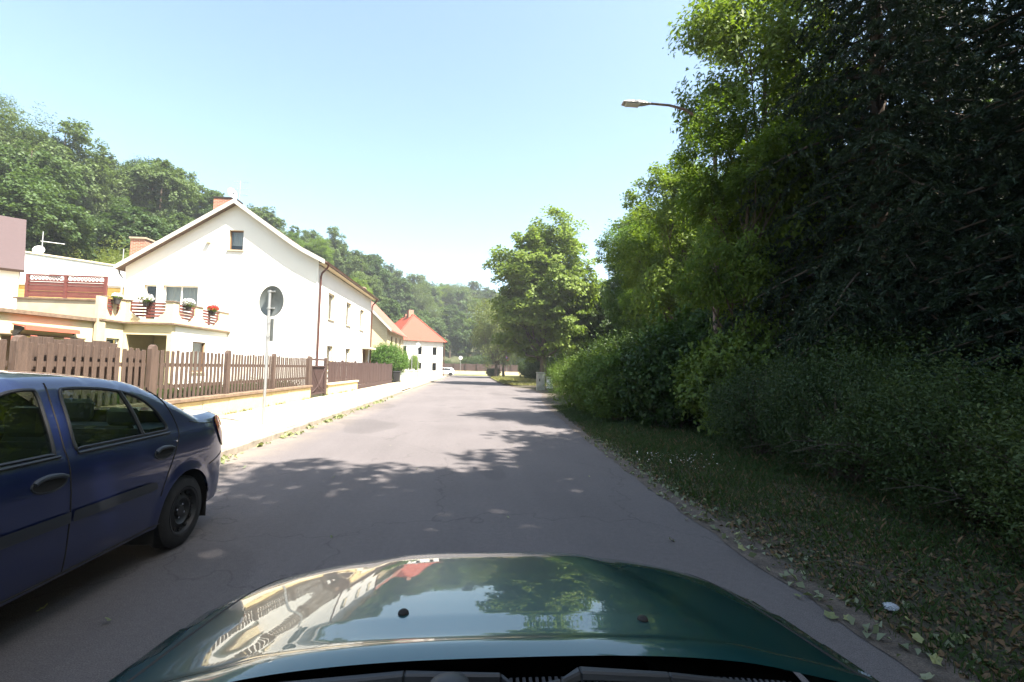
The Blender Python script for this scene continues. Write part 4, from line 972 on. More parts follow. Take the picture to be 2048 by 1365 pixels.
def build_car(root, C, paint, glasses, sidewins, screens, floor_z=.2, bottom=.22, seats=True, moulding=None, skip=()):
    """C: Car; sidewins: list of polygons (y,z); screens: list of (i0,i1) silhouette index ranges that are glass"""
    outer = [tuple(p) for p in C.sil]
    arches = [arch(w, C.wr, C.wr + .055) for w in C.wheels]
    wp = [cat(w, 4, True) for w in sidewins]
    parts = []
    for sd_ in (1, -1): parts.append(C.sheet(outer, [np.array(a) for a in arches] + wp, sd_))
    idx = 0
    for a, b in sorted(screens) + [(len(C.sil) - 1, None)]:
        if a > idx and idx not in skip: parts.append(C.strip(idx, a))
        if b and b > a: parts.append(C.strip(a, b, cols=[0, 1, 20, 21]))
        idx = b
    mesh_parts('body', parts, paint, root)
    for a, b in screens:
        if a == b: continue
        mesh_parts('windscreen', [C.strip(a, b, cols=list(range(2, 20)))], glasses, root)
        mesh_parts('screen_surround', [C.strip(a, b, off=-.006)], M['plastic'], root) if False else None
    for w in wp:
        for sd_ in (1, -1):
            g = mesh_parts('side_window', [C.sheet(w, [], sd_, off=-.008)], glasses, root)
            pts = np.vstack([w, w[:1]]); x = C.X(pts) + .0
            MB().tube([(x[i] * sd_, pts[i, 0], pts[i, 1]) for i in range(len(pts))], .011, 6, cap=False).build('window_seal', M['plastic'], g, smooth=True, local=True)
    y0, y1 = C.sil[:, 0].min(), C.sil[:, 0].max()
    ub = MB().box(-.60, .60, y0 + .15, y1 - .15, floor_z, floor_z + .12)
    for wy in C.wheels: pass
    ub.build('underbody', M['plastic'], root, local=True)
    for wy in C.wheels:                                # wheel wells
        xw = float(C.X(np.array([[wy, 2 * C.wr + .09]]))[0])
        for sd_ in (1, -1):
            m_ = MB(); rr = C.wr + .07
            pts = [(wy + rr * math.cos(a), C.wr + rr * math.sin(a)) for a in [math.pi * i / 14 for i in range(15)]]
            pts = [(pts[0][0], .14)] + pts + [(pts[-1][0], .14)]
            xo = xw - .03; m_.add([(sd_ * xo, a, b) for a, b in pts] + [(sd_ * .50, a, b) for a, b in pts], [(i, i + 1, i + 1 + len(pts), i + len(pts)) for i in range(len(pts) - 1)] + [tuple(range(len(pts), 2 * len(pts)))])
            m_.build('wheel_arch_liner', M['dark'], root, local=True)
            wheel(root, sd_ * (xw - .10), wy, C.wr, sd_)

# ---- blue saloon parked on the left, rear end away from the viewer
bc = thing('blue_saloon', 'dark blue four-door saloon with grey side mouldings parked at the left kerb', 'car', (-3.18, 3.09, 0), rz=math.pi)
keys = [(-1.97, .26, 0), (-2.05, .34, .02), (-2.085, .46, .03), (-2.075, .58, .03), (-2.04, .68, .02), (-2.01, .80, .02), (-1.97, .93, .02), (-1.925, 1.035, .02), (-1.86, 1.068, .03), (-1.70, 1.068, .03), (-1.50, 1.065, .03),
        (-1.42, 1.08, .03), (-1.20, 1.195, .04), (-.98, 1.30, .045), (-.80, 1.37, .045), (-.60, 1.405, .04), (-.30, 1.43, .04), (.05, 1.435, .04), (.30, 1.41, .04), (.46, 1.35, .05), (.75, 1.17, .05), (1.04, 1.0, .05), (1.12, .965, .05), (1.4, .925, .05),
        (1.7, .86, .05), (1.88, .78, .04), (1.97, .68, .03), (2.03, .55, .03), (2.05, .42, .02), (2.02, .30, .02), (1.96, .24, 0)]
def dense(keys, n=4):
    a = cat(keys, n) if False else None
    K = [np.array(k) for k in keys]; out = []
    for i in range(len(K) - 1):
        p0 = K[max(i - 1, 0)]; p1 = K[i]; p2 = K[i + 1]; p3 = K[min(i + 2, len(K) - 1)]
        for k in range(n): t = k / n; out.append(.5 * ((2 * p1) + (-p0 + p2) * t + (2 * p0 - 5 * p1 + 4 * p2 - p3) * t * t + (-p0 + 3 * p1 - 3 * p2 + p3) * t ** 3))
    out.append(K[-1]); return [tuple(o) for o in out]
N4 = 4
zt = [(.2, .735), (.28, .775), (.40, .79), (.55, .797), (.62, .80), (.75, .798), (.88, .788), (.94, .775), (.98, .757), (1.02, .742), (1.15, .70), (1.35, .625), (1.44, .59)]
BC = Car(dense(keys, N4), zt, (-2.09, 2.05, .62, .24), (-1.22, 1.25), .29, .06)
win_r = [(-.10, 1.005), (-.10, 1.20), (-.105, 1.335), (-.16, 1.362), (-.40, 1.352), (-.62, 1.318), (-.78, 1.262), (-.90, 1.17), (-.975, 1.06), (-.985, 1.01), (-.93, .995), (-.5, .995), (-.15, .995)]
win_f = [(.055, .995), (.05, 1.2), (.055, 1.34), (.10, 1.365), (.25, 1.352), (.40, 1.29), (.62, 1.165), (.86, 1.03), (.90, 1.0), (.80, .99), (.4, .99), (.1, .99)]
build_car(bc, BC, M['blue'], M['carglass'], [win_r, win_f], [(11 * N4, 14 * N4), (19 * N4, 21 * N4)])
for sd_ in (1, -1):
    def ln(nm, pts, rad, m_, off=.002, closed=False): return MB().tube(BC.line(pts, sd_, rad, off, closed=closed), rad, 6).build(nm, M[m_], bc, smooth=True, local=True)
    ln('window_divider', [(-.60, 1.325), (-.66, 1.18), (-.71, 1.0)], .014, 'plastic', -.002)
    ln('door_gap', [(-.02, 1.40), (-.02, 1.2), (-.02, .95), (-.03, .6), (-.03, .27)], .0045, 'dark', .0005)
    ln('door_gap', [(-.93, 1.335), (-1.05, 1.20), (-1.12, 1.02), (-1.10, .93), (-1.03, .80), (-.93, .62), (-.88, .5)], .0045, 'dark', .0005)
    ln('door_gap', [(1.02, .97), (1.03, .7), (1.0, .27)], .0045, 'dark', .0005)
    ln('boot_gap', [(-1.30, 1.03), (-1.5, .995), (-1.66, .985)], .003, 'dark', .0005)
    ln('bumper_gap', [(-1.55, .62), (-1.72, .655), (-1.86, .68)], .005, 'dark', .0005)
    ln('sill_gap', [(-.9, .285), (0, .275), (.9, .285)], .006, 'dark', .0005)
    ln('belt_trim', [(-1.0, .975), (-.5, .972), (-.1, .97)], .011, 'plastic', .004); ln('belt_trim', [(.03, .97), (.5, .968), (.95, .975)], .011, 'plastic', .004)
    for pl in ([(-.82, .575), (-.80, .625), (-.74, .637), (-.04, .637), (-.035, .57), (-.75, .565)], [(-.02, .57), (-.02, .637), (.95, .637), (.985, .61), (.97, .57)]):
        mesh_parts('side_moulding', [BC.sheet(pl, [], sd_, off=.016)], M['plasticgrey'], bc)
        pass
    for hy in (-.90, .12):
        el = [(hy + .115 * math.cos(a), .835 + .047 * math.sin(a)) for a in [2 * math.pi * i / 16 for i in range(16)]]
        h = mesh_parts('door_handle', [BC.sheet(el, [], sd_, off=.004, cell=.008)], M['dark'], bc)
        ln2 = MB().tube(BC.line(el[::2], sd_, .008, .002, closed=True), .006, 6).build('handle_rim', M['plasticgrey'], h, smooth=True, local=True)
        gp = [(hy - .105, .852), (hy - .05, .870), (hy + .05, .870), (hy + .105, .850)]
        MB().tube(BC.line(gp, sd_, .02, .012), .014, 8).build('handle_grip', M['plasticgrey'], h, smooth=True, local=True)
    tl = [(-2.04, .72), (-1.90, .735), (-1.78, .80), (-1.70, .93), (-1.74, 1.03), (-1.94, 1.02), (-2.0, .88)]
    mesh_parts('tail_light', [BC.sheet(cat(tl, 3, True), [], sd_, off=.012, cell=.015)], M['taillight'], bc)
    me = MB().lathe([(0, 0), (.013, 0), (.013, .004), (0, .005)], (0, 0, 0), 12, 'x').mesh('lock'); me.materials.append(M['chrome'])
    piece('door_lock', me, bc, (sd_ * (.797), .06, .74)); piece('fuel_catch', me, bc, (sd_ * .79, -1.06, .90), sc=(1, .6, .6))
q = BC.sil; xx = BC.X(q)
for a, b, lab in ((4 * N4 + 2, 7 * N4, 'tail_light'),):
    v_, f_s = BC.strip(a, b, nx=24, off=.006)
    n = 25; f_s = np.array([f for f in f_s if (f[0] % n < 4 or f[0] % n >= 20)]); mesh_parts('tail_light', [(v_, f_s)], M['taillight'], bc)
def seatmesh(x, y, z=.3, back_tilt=.18, w=.24):
    m_ = MB(); m_.box(x - w, x + w, y - .25, y + .25, z, z + .16)
    m_.add([(x - w * .95, y - .22, z + .16), (x + w * .95, y - .22, z + .16), (x + w * .8, y - .22 - back_tilt, z + .72), (x - w * .8, y - .22 - back_tilt, z + .72),
            (x - w * .95, y - .34, z + .16), (x + w * .95, y - .34, z + .16), (x + w * .8, y - .31 - back_tilt, z + .72), (x - w * .8, y - .31 - back_tilt, z + .72)],
           [(0, 1, 2, 3), (7, 6, 5, 4), (0, 4, 5, 1), (1, 5, 6, 2), (2, 6, 7, 3), (3, 7, 4, 0)])
    m_.box(x - .12, x + .12, y - .33 - back_tilt, y - .24 - back_tilt, z + .75, z + .93); return m_
for x in (-.36, .36): seatmesh(x, .25).build('front_seat', M['seat'], bc, bevel=.03, local=True)
seatmesh(0, -.60, w=.58).build('rear_seat', M['seat'], bc, bevel=.03, local=True)
for x in (-.36, .36): MB().box(x - .12, x + .12, -1.10, -1.02, 1.02, 1.16).build('headrest', M['seat'], bc, bevel=.03, local=True)
MB().box(-.62, .62, -1.45, -.98, .96, 1.0).build('parcel_shelf', M['plasticgrey'], bc, local=True)
MB().prism([(.78, .75), (1.05, .75), (1.05, .97), (.85, 1.0), (.75, .9)], 'x', -.66, .66).build('dashboard', M['plastic'], bc, local=True)
MB().tube([(.36 + .17 * math.cos(a), .68 + .05 * math.sin(a), .93 + .16 * math.sin(a)) for a in [2 * math.pi * i / 20 for i in range(21)]], .015, 6, cap=False).build('steering_wheel', M['plastic'], bc, smooth=True, local=True)
for sd_ in (1, -1):
    MB().lathe([(0, 0), (.10, .02), (.11, .07), (.08, .13), (0, .15)], (sd_ * .86, .90, 1.0), 14, 'y').build('door_mirror', M['plastic'], bc, smooth=True, local=True)
    MB().box(min(sd_ * .72, sd_ * .80), max(sd_ * .72, sd_ * .80), .93, .97, .98, 1.02).build('mirror_arm', M['plastic'], bc, local=True)

# ---- the green car carrying the camera
CX = .09
oc = thing('green_car', 'dark green car bonnet with washer nozzles and wipers in front of the camera', 'car', (CX, 0, 0))
OFF[oc.name] = Vector((0, 0, 0)); 
DR = .105
keys = [(-1.9, .3, 0), (-1.95, .5, 0), (-1.93, .8, 0), (-1.85, 1.0, .02), (-1.6, 1.2, .03), (-1.3, 1.34, .03), (-.9, 1.375, .03), (-.3, 1.37, .03), (-.02, 1.34, .03), (.1, 1.29, .04), (.4, 1.12, .05), (.70, .93, .05), (.80, .875, .05), (.86, .86, .06),
        (.915, .862, DR), (.935, .872, DR), (.985, .873, DR), (1.02, .870, DR), (1.06, .860, DR), (1.3, .834, DR), (1.5, .808, DR), (1.7, .776, DR), (1.86, .738, DR - .01), (1.97, .685, .085), (2.06, .60, .075), (2.12, .52, .07), (2.16, .42, .05), (2.15, .30, .04), (2.10, .2, 0)]
zt2 = [(.2, .84), (.35, .90), (.6, .93), (.80, .925), (.88, .91), (.95, .83), (1.15, .70), (1.38, .60)]
OC = Car(dense(keys, N4), zt2, (-1.95, 2.16, .62, .24), (-1.05, 1.42), .29, .09)
oc_wf = [(.0, .99), (.0, 1.24), (.03, 1.27), (.15, 1.21), (.45, 1.03), (.5, .98), (.4, .965), (.05, .965)]
oc_wr = [(-.1, .97), (-.1, 1.25), (-.14, 1.29), (-.8, 1.29), (-1.1, 1.22), (-1.2, 1.0), (-1.1, .965), (-.2, .965)]
build_car(oc, OC, M['green'], M['carglass'], [oc_wf, oc_wr], [(9 * N4 - 2, 12 * N4 - 1), (16 * N4, 16 * N4)], floor_z=.2, skip=(12 * N4 - 1,))
# bonnet skin: a finely divided panel 6 mm proud of the body with its own shut line
def bonnet(off=.006):
    q = OC.sil; i0, i1 = 14 * N4, 24 * N4; ys = np.linspace(.952, q[i1, 0] - .01, 90); z0 = np.interp(ys, q[i0:i1 + 1, 0], q[i0:i1 + 1, 1]); cr = np.interp(ys, q[i0:i1 + 1, 0], OC.crown[i0:i1 + 1])
    xh = OC.X(np.stack([ys, z0], 1)); nx = 90; t = np.linspace(-1, 1, nx + 1); W_ = np.interp(ys, [.9, 1.6, 1.9, 2.05], [.795, .775, .72, .63])
    v = np.zeros((len(ys), nx + 1, 3)); x = W_[:, None] * t[None]; prof = 1 - np.abs(x / xh[:, None]) ** 2.8
    b = np.interp(ys, [.93, 1.9, 2.1], [.56, .33, .3])[:, None]
    edge = 1 / (1 + np.exp((np.abs(x) - b) / .026)); fade = np.interp(ys, [.95, 1.15, 1.9, 2.05], [.5, 1, .8, 0])[:, None]
    bul = .013 * edge * fade
    v[:, :, 0] = x; v[:, :, 1] = ys[:, None]; v[:, :, 2] = z0[:, None] + cr[:, None] * prof + bul + off
    n = nx + 1; F = np.array([(i * n + k, i * n + k + 1, (i + 1) * n + k + 1, (i + 1) * n + k) for i in range(len(ys) - 1) for k in range(nx)])
    return v, F, ys, W_
v_, F_, ys_, W_ = bonnet(); mesh_parts('bonnet', [(v_.reshape(-1, 3), F_)], M['green'], oc)
for k in (0, -1):
    MB().tube([(v_[i, k, 0] + (-.006 if k == 0 else .006), v_[i, k, 1], v_[i, k, 2] - .005) for i in range(0, 88, 3)], .0055, 5).build('bonnet_gap', M['dark'], oc, smooth=True, local=True)
def bz(x, y):
    j = int(np.argmin(abs(ys_ - y))); i = int(np.argmin(abs(v_[j, :, 0] - x))); return v_[j, i, 2]
for x, y in ((-.235, 1.17), (.325, 1.12)):
    z = bz(x, y); n_ = MB(); n_.lathe([(.0, -.004), (.014, -.004), (.012, .005), (.007, .009), (0, .010)], (x, y, z), 14).build('washer_nozzle', M['dark'], oc, smooth=True, local=True)
for sd_ in (1, -1):
    hl_ = [(1.80, .60), (1.86, .52), (2.04, .50), (2.07, .60), (1.98, .665), (1.85, .68)]
    mesh_parts('headlight', [OC.sheet(cat(hl_, 3, True), [], sd_, off=.006, cell=.015)], M['lens'], oc)
a_, b_ = 24 * N4, 25 * N4 + 2
v2, f2 = OC.strip(a_, b_, nx=24, off=.006); n2 = 25
mesh_parts('headlight', [(v2, np.array([f for f in f2 if (f[0] % n2 < 6 or f[0] % n2 >= 18)]))], M['lens'], oc)
mesh_parts('radiator_grille', [(v2, np.array([f for f in f2 if 8 <= f[0] % n2 < 16]))], M['plastic'], oc)
v2, f2 = OC.strip(26 * N4, 26 * N4 + 3, nx=24, off=.005); mesh_parts('bumper_strip', [(v2, f2)], M['plasticgrey'], oc)
# cowl grille and wipers
def cz(x): return .852 + .098 * (1 - abs(x / .92) ** 2.8)
cp = MB(); n_ = 40
for i in range(n_):
    xa, xb = -.80 + 1.6 * i / n_, -.80 + 1.6 * (i + 1) / n_
    cp.quad((xa, .74, cz(xa) - .022), (xb, .74, cz(xb) - .022), (xb, .965, cz(xb) - .022), (xa, .965, cz(xa) - .022))
cp.build('cowl_panel', M['cowl'], oc, smooth=True, local=True)
MB().box(-.76, .76, .74, 1.85, .56, .60).build('engine_bay', M['cowl'], oc, local=True)
sl = MB().prism([(0, 0), (.06, .012), (.06, .018), (0, .006)], 'x', -.003, .003).mesh('cowl_slat'); sl.materials.append(M['plasticgrey'])
cg = oc
for i in range(96):
    x = -.60 + i * .0125
    piece('cowl_slat', sl, cg, (x, .868, cz(x) - .008), sc=(1, 1.2, 1))
for y in (.842, .890, .935): MB().tube([(-.62 + .062 * i, y, cz(-.62 + .062 * i) - .004) for i in range(21)], .004, 4).build('cowl_rib', M['plasticgrey'], oc, local=True)
MB().tube([(-.72 + .072 * i, .80, cz(-.72 + .072 * i) + .0) for i in range(21)], .018, 8).build('screen_seal', M['plastic'], oc, smooth=True, local=True)
def wiper(pts, w):
    mb = MB(); pts = [(x, y + .028, z - .970 + cz(x)) for x, y, z in pts]; n = len(pts)
    for i in range(n - 1):
        (x0, y0, z0), (x1, y1, z1) = pts[i], pts[i + 1]; a, b = w[i], w[i + 1]
        mb.add([(x0, y0 - a, z0), (x0, y0 + a, z0), (x1, y1 + b, z1), (x1, y1 - b, z1), (x0, y0 - a * .6, z0 + .014), (x0, y0 + a * .6, z0 + .014), (x1, y1 + b * .6, z1 + .014), (x1, y1 - b * .6, z1 + .014)], [(3, 2, 1, 0), (4, 5, 6, 7), (0, 1, 5, 4), (1, 2, 6, 5), (2, 3, 7, 6), (3, 0, 4, 7)])
    return mb
wiper([(-.62, .845, .982), (-.50, .875, .985), (-.44, .897, .988), (-.20, .905, .988), (-.02, .895, .985), (.0, .87, .983)], [.004, .013, .016, .013, .009, .006]).build('wiper_arm', M['plastic'], oc, bevel=.003, local=True)
wiper([(.02, .862, .980), (.09, .873, .985), (.13, .895, .99), (.30, .882, .988), (.46, .868, .985), (.58, .855, .982)], [.004, .009, .016, .012, .009, .004]).build('wiper_arm', M['plastic'], oc, bevel=.003, local=True)
MB().tube([(-.60, .835, cz(.6) + .02), (-.4, .848, cz(.4) + .02), (-.2, .86, cz(.2) + .02), (.1, .85, cz(.1) + .02)], .006, 6).build('wiper_blade', M['rubber'], oc, local=True)
MB().lathe([(0, -.02), (.034, -.02), (.040, -.005), (.036, .012), (.02, .02), (0, .021)], (-.115, .893, cz(0) + .02), 18).build('wiper_hub', M['plastic'], oc, smooth=True, local=True)

# ---- white estate crossing at the junction
wc = thing('white_car', 'small white car crossing the junction at the end of the street', 'car', (-5.1, 87.5, 0), rz=R(90 + 6))
keys = [(-1.85, .28, 0), (-1.93, .45, .02), (-1.92, .7, .02), (-1.85, .95, .03), (-1.72, 1.2, .03), (-1.5, 1.42, .03), (-1.1, 1.48, .03), (-.3, 1.50, .03), (.2, 1.47, .03), (.42, 1.38, .04), (.75, 1.16, .04), (1.0, 1.0, .04), (1.4, .93, .04), (1.75, .8, .04), (1.92, .6, .03), (1.95, .4, .02), (1.9, .25, 0)]
WC = Car(dense(keys, 3), zt, (-1.95, 1.95, .6, .2), (-1.2, 1.22), .3, .07, cell=.06)
build_car(wc, WC, M['carwhite'], M['glass'], [[(-.10, 1.0), (-.1, 1.38), (-.8, 1.38), (-1.1, 1.32), (-1.3, 1.05), (-1.2, 1.0)], [(.0, 1.0), (.0, 1.38), (.25, 1.37), (.8, 1.04), (.75, 1.0)]], [(4 * 3, 5 * 3), (9 * 3, 11 * 3)])
MB().box(-.6, .6, -1.3, .8, .5, 1.05).build('seats', M['seat'], wc, bevel=.05, local=True)

# ------------------------------------------------------------------ trees
def TR(seed): return random.Random(seed)
rt = TR(11)
# chestnut
ch = broad(3, 16.9, 5.6, .3, 46, 1000, 72000, .30, flat=.42, top=.10, limbs=10, trunk_r=.32, wl=.62, boxy=True)
place_tree('chestnut_tree', 'large sunlit chestnut tree with clumped foliage right of the road, by the cabinet', 'tree', ch, (M['bark'], M['lf_chest']), (6.8, 45, .05), .6, (1.03, 1.03, 1.04))
wlw = broad(8, 11.5, 4.6, .6, 26, 520, 42000, .20, flat=1.3, limbs=8, trunk_r=.24, wl=.35)
place_tree('willow_tree', 'pale green feathery tree left of the chestnut, over the dry verge', 'tree', wlw, (M['bark'], M['lf_willow']), (3.8, 76, .05), 1.1, (1.2, 1.1, 1.28))
slim = broad(9, 8.5, 3.0, 3.2, 14, 220, 11000, .22, flat=.8, limbs=6, trunk_r=.22)
place_tree('roadside_tree', 'slim-trunked tree on the dry verge near the junction, under the chestnut crown', 'tree', slim, (M['bark'], M['lf_willow']), (5.3, 83 - 4, .1), 0, (1, 1, 1.05))
rob = [broad(20 + k, 13.5, 3.7, 2.0, 28, 680, 46000, .17, flat=.75, top=.25, limbs=11, trunk_r=.19, wl=.42, spread=.95) for k in range(3)]
RM = (M['bark'], M['lf_rob'])
place_tree('robinia_tree', 'tall light green feathery tree rising around the street lamp arm', 'tree', rob[0], RM, (8.0, 12.3, .1), .4, (.80, .78, 1.12))
place_tree('robinia_tree', 'young bushy tree hiding the foot of the street lamp', 'tree', rob[2], RM, (6.6, 10.9, .1), 5.4, (.52, .52, .68))
place_tree('robinia_tree', 'light green feathery tree just left below the street lamp head', 'tree', rob[1], RM, (9.4, 20.5, .1), 2.1, (.95, .95, .96))
place_tree('robinia_tree', 'green tree with open crown between the lamp and the chestnut', 'tree', rob[2], RM, (10.9, 30, .1), 4.0, (1.05, 1.05, 1.0))
place_tree('robinia_tree', 'smaller bushy green tree right behind the hedge and left of the spruces', 'tree', rob[0], RM, (10.3, 25.0, .1), 3.3, (.8, .8, .66))
oak = [broad(40 + k, 15, 4.3, 1.5 if k < 3 else 3.0, 44, 620, 28000, .24, flat=.7, spread=.78, top=.25, limbs=7, trunk_r=.24, wl=.7) for k in range(5)]
OM = (M['bark'], M['lf_oak'])
place_tree('dark_oak_tree', 'dark green tree filling the gap right of the chestnut', 'tree', oak[0], OM, (14.6, 50, .1), .4, (1.0, 1.0, 1.02))
place_tree('dark_oak_tree', 'shaded bushy tree immediately behind the right side of the chestnut', 'tree', oak[1], OM, (12.2, 53, .1), 2.4, (.95, .95, .92))
# spruces at the right
sp = [conifer(61, 14.2, 3.3, base=1.3, nb=230, tw=22, sp=22, droop=.75, needle=.085, trunk_r=.22, power=.62, hang=.75), conifer(62, 13.5, 3.0, base=1.6, nb=200, tw=19, sp=19, droop=.6, needle=.095, trunk_r=.2, power=.6, hang=.45)]
SM = (M['bark'], M['lf_spruce'])
place_tree('spruce_tree', 'big dark spruce with drooping branches nearest right of the street lamp', 'tree', sp[0], SM, (8.9, 9.6, .1), .3, (1.05, 1.05, 1.05))
place_tree('spruce_tree', 'dark spruce filling the right edge of the view', 'tree', sp[1], SM, (9.7, 5.8, .1), 1.9, (1.1, 1.1, 1.0))
place_tree('spruce_tree', 'dark spruce standing behind and between the two front spruces', 'tree', sp[1], SM, (12.6, 11.6, .1), 4.0, (1.2, 1.2, 1.15))
place_tree('spruce_tree', 'spruce deeper in the shade right of the feathery trees', 'tree', sp[0], SM, (12.0, 17.2, .1), 5.2, (1.05, 1.05, .95))
# trees whose crowns hang over the camera and shade the near road
hi = [broad(90 + k, 17.5, 5.6, 6.0, 26, 400, 22000, .30, flat=.55, limbs=9, trunk_r=.26, wl=.6) for k in range(2)]
place_tree('roadside_tree', 'tall high-crowned tree just right of the green car', 'tree', hi[0], OM, (6.3, -.9, .1), .3, (1, 1, 1))
place_tree('roadside_tree', 'tall high-crowned tree over the verge behind the right bushes', 'tree', hi[1], OM, (11.2, 2.6, .1), 2.0, (1, 1, 1))
for x_, y_, l_ in ((-8.5, -9, 'added unseen broadleaf tree far behind on the opposite side, dimming the sky light'), (-9, -18, 'second added unseen broadleaf tree behind on the opposite side, dimming the sky light'), (.5, -24, 'added unseen broadleaf tree behind the camera car, dimming the sky light')): place_tree('added_shade_tree', l_, 'tree', oak[0], OM, (x_, y_, 0), x_, (1.1, 1.1, 1.1))  # unseen trees added behind the camera to cut sky light on the near road
for k, (x, y, s, me, mm, lab) in enumerate(((6.6, -5.4, 1.12, hi[1], OM, 'leafy roadside tree beside the green car, shading the road'), (6.8, -7.5, 1.12, oak[2], OM, 'leafy roadside tree behind the green car'), (7.8, -15.5, 1.15, oak[0], OM, 'leafy roadside tree well behind the green car'), (14, 1.5, 1.1, oak[3], OM, 'leafy tree in the dark grove right of the green car'))):
    place_tree('roadside_tree', lab, 'tree', me, mm, (x, y, .1), k * 1.7, (s, s, s))
# the dark grove behind the right verge
k = 0
for x, y in [(13, 24), (14, 33), (17, 20), (16, 8), (18, 14), (20, 27), (19, 38), (15, 41), (21, 46), (12.5, 57), (19, 56), (25, 35), (24, 18), (13, 66), (20, 68), (28, 55), (27, 44), (12.5, 75), (24, 9), (22, 2), (33, 25), (34, 12), (17, -6)]:
    s = rt.uniform(.88, 1.15)
    place_tree('grove_tree', 'tall broadleaf tree in the dense shady grove behind the right verge', 'tree', oak[k % 5] if k % 3 else rob[k % 3], OM if k % 3 else RM, (x + rt.uniform(-.7, .7), y + rt.uniform(-.7, .7), .05), rt.uniform(0, 6.2), (s, s, s * rt.uniform(.9, 1.1)), 'trees of the shady grove'); k += 1
# forest on the slope
k = 0
for ring, fr in enumerate((.66, .73, .80, .87, .94, 1.0, 1.07)):
    th = -26.0
    while th < 62:
        rr_ = ridge_r(th) * fr * rt.uniform(.98, 1.02); a = R(th + rt.uniform(-.8, .8)); x, y = -math.sin(a) * rr_, math.cos(a) * rr_
        th += math.degrees((5.6 + (1.2 if ring % 2 else 0)) / rr_) * rt.uniform(.85, 1.15)
        if th > 47 and ring < 3 and x > -33: continue
        s = rt.uniform(.82, 1.12); z = hill_h(x, y) - .2; h_ = s * (15.0 + 13.5 - 13.5) / 15
        me, mt_ = (rob[k % 3], RM) if k % 6 == 2 else (oak[k % 5], OM)
        if k % 13 == 5: me, mt_ = wlw, OM; s *= 1.25
        place_tree('forest_tree', 'tall oak-like tree in the dense forest on the slope behind the houses', 'tree', me, mt_, (x, y, z), rt.uniform(0, 6.2), (s, s, s * (1.0 if fr < .97 else .95)), 'forest trees on the slope'); k += 1
print('forest trees', k)

# ------------------------------------------------------------------ bushes
big = shrub(71, 1.5, 2.3, 520, 26000, .085, wl=.55, fuzz=.35)
bigl = shrub(72, 1.5, 2.4, 420, 19000, .12, wl=.62, fuzz=.25)
fine_ = shrub(73, 1.4, 1.8, 620, 34000, .045, wl=.45, fuzz=.6, stems=60)
rnd = shrub(74, 1.72, 3.3, 1500, 42000, .085, wl=.6, fuzz=.02, ba=.025)
H3 = M['lf_shrub3']; H = M['lf_shrub']; H2 = M['lf_shrub2']; TW = M['twig']
rb_ = broad  # alias kept for readability
place_tree('round_bush', 'clipped round bright green bush at the end of the brown board fence', 'bush', rnd, (TW, M['lf_bush']), (-7.7, 44.0, .1), 0, (1.08, 1.08, 1.06), partnames=('stems', 'leaves'))
for x, y, me, m_, sc, lab in (
    (4.45, 19.0, fine_, H3, (1.0, 1.1, 1.12), 'upright pale-tipped bush at the far left end of the roadside hedge'),
    (4.45, 16.2, big, H3, (.9, .85, .9), 'dark green hedge bush second from the far end, touching the road edge'),
    (4.45, 13.9, big, H3, (.88, .85, .84), 'dark green hedge bush with bare shaded foot in mid hedge'),
    (5.15, 12.1, bigl, H, (.95, .9, 1.0), 'large-leaved green bush overhanging the grass verge'),
    (5.95, 10.4, bigl, H3, (.85, .85, .95), 'large-leaved bush at the near end of the hedge, before the dark gap'),
    (6.7, 14.2, bigl, H3, (1.1, 1, 1.35), 'taller leafy bush rising behind the hedge'),
    (5.9, 17.0, big, H, (1.1, 1, 1.2), 'tall green bush behind the far hedge bushes'),
    (5.35, 8.2, fine_, H2, (.85, .8, .9), 'fine-twigged small-leaved bush on the verge right of the dark gap'),
    (5.3, 6.3, fine_, H2, (.9, .8, 1.0), 'dense small-leaved bush on the right verge, midway'),
    (5.35, 4.6, fine_, H2, (1.0, .8, .88), 'twiggy dark bush spreading low over the leaf litter'),
    (5.05, 3.0, fine_, H2, (.9, .9, .8), 'dark bush at the right frame edge'),
    (8.0, 8.8, big, H, (1.1, 1.1, 1.0), 'dark bush under the big spruce'),
    (8.6, 4.6, big, H, (1.1, 1.1, 1.0), 'dark bush behind the right edge bushes'),
    (8.4, 14.0, big, H, (1.3, 1.3, 1.3), 'shadowed bush deep behind the hedge'),
    (9.4, 18.6, bigl, H, (1.3, 1.3, 1.4), 'green bush under the tall feathery tree'),
    (7.6, 21.5, bigl, H, (1.2, 1.2, 1.1), 'green bush beyond the far end of the hedge'),
    (8.3, 27, bigl, H, (1.4, 1.4, 1.2), 'bush in the grove behind the cabinet, nearer'),
    (9.2, 34, bigl, H, (1.5, 1.4, 1.2), 'bush in the grove behind the cabinet, farther'),
    (11.5, 6.5, big, H, (1.4, 1.4, 1.4), 'large bush in deep shade behind the right spruce'),
    (11.4, 13.5, big, H, (1.5, 1.5, 1.4), 'large bush in deep shade between the spruces'),
    (10.6, 2.4, big, H, (1.4, 1.4, 1.3), 'large shaded bush right of the green car'),
    (6.3, .8, fine_, H2, (1.2, 1.1, .95), 'small-leaved bush beside the green car'),
    (3.6, 79.5, big, M['lf_bush'], (.85, .85, .62), 'low rounded bush on the dry verge at the junction corner'),
    (-8.9, 63, rnd, H, (.42, .42, 1.05), 'slender dark conifer-like column bush at the red-roofed house, left'),
    (-7.9, 66, rnd, H, (.42, .42, .95), 'slender dark column bush at the red-roofed house, right')):
    if m_ is H3: me = [me[0], me[1].copy()]; me[1].materials.clear(); me[1].materials.append(H3)
    place_tree('bush', lab, 'bush', me, (TW, m_), (x, y, .08), rt.uniform(0, 6), sc, partnames=('stems', 'leaves'))
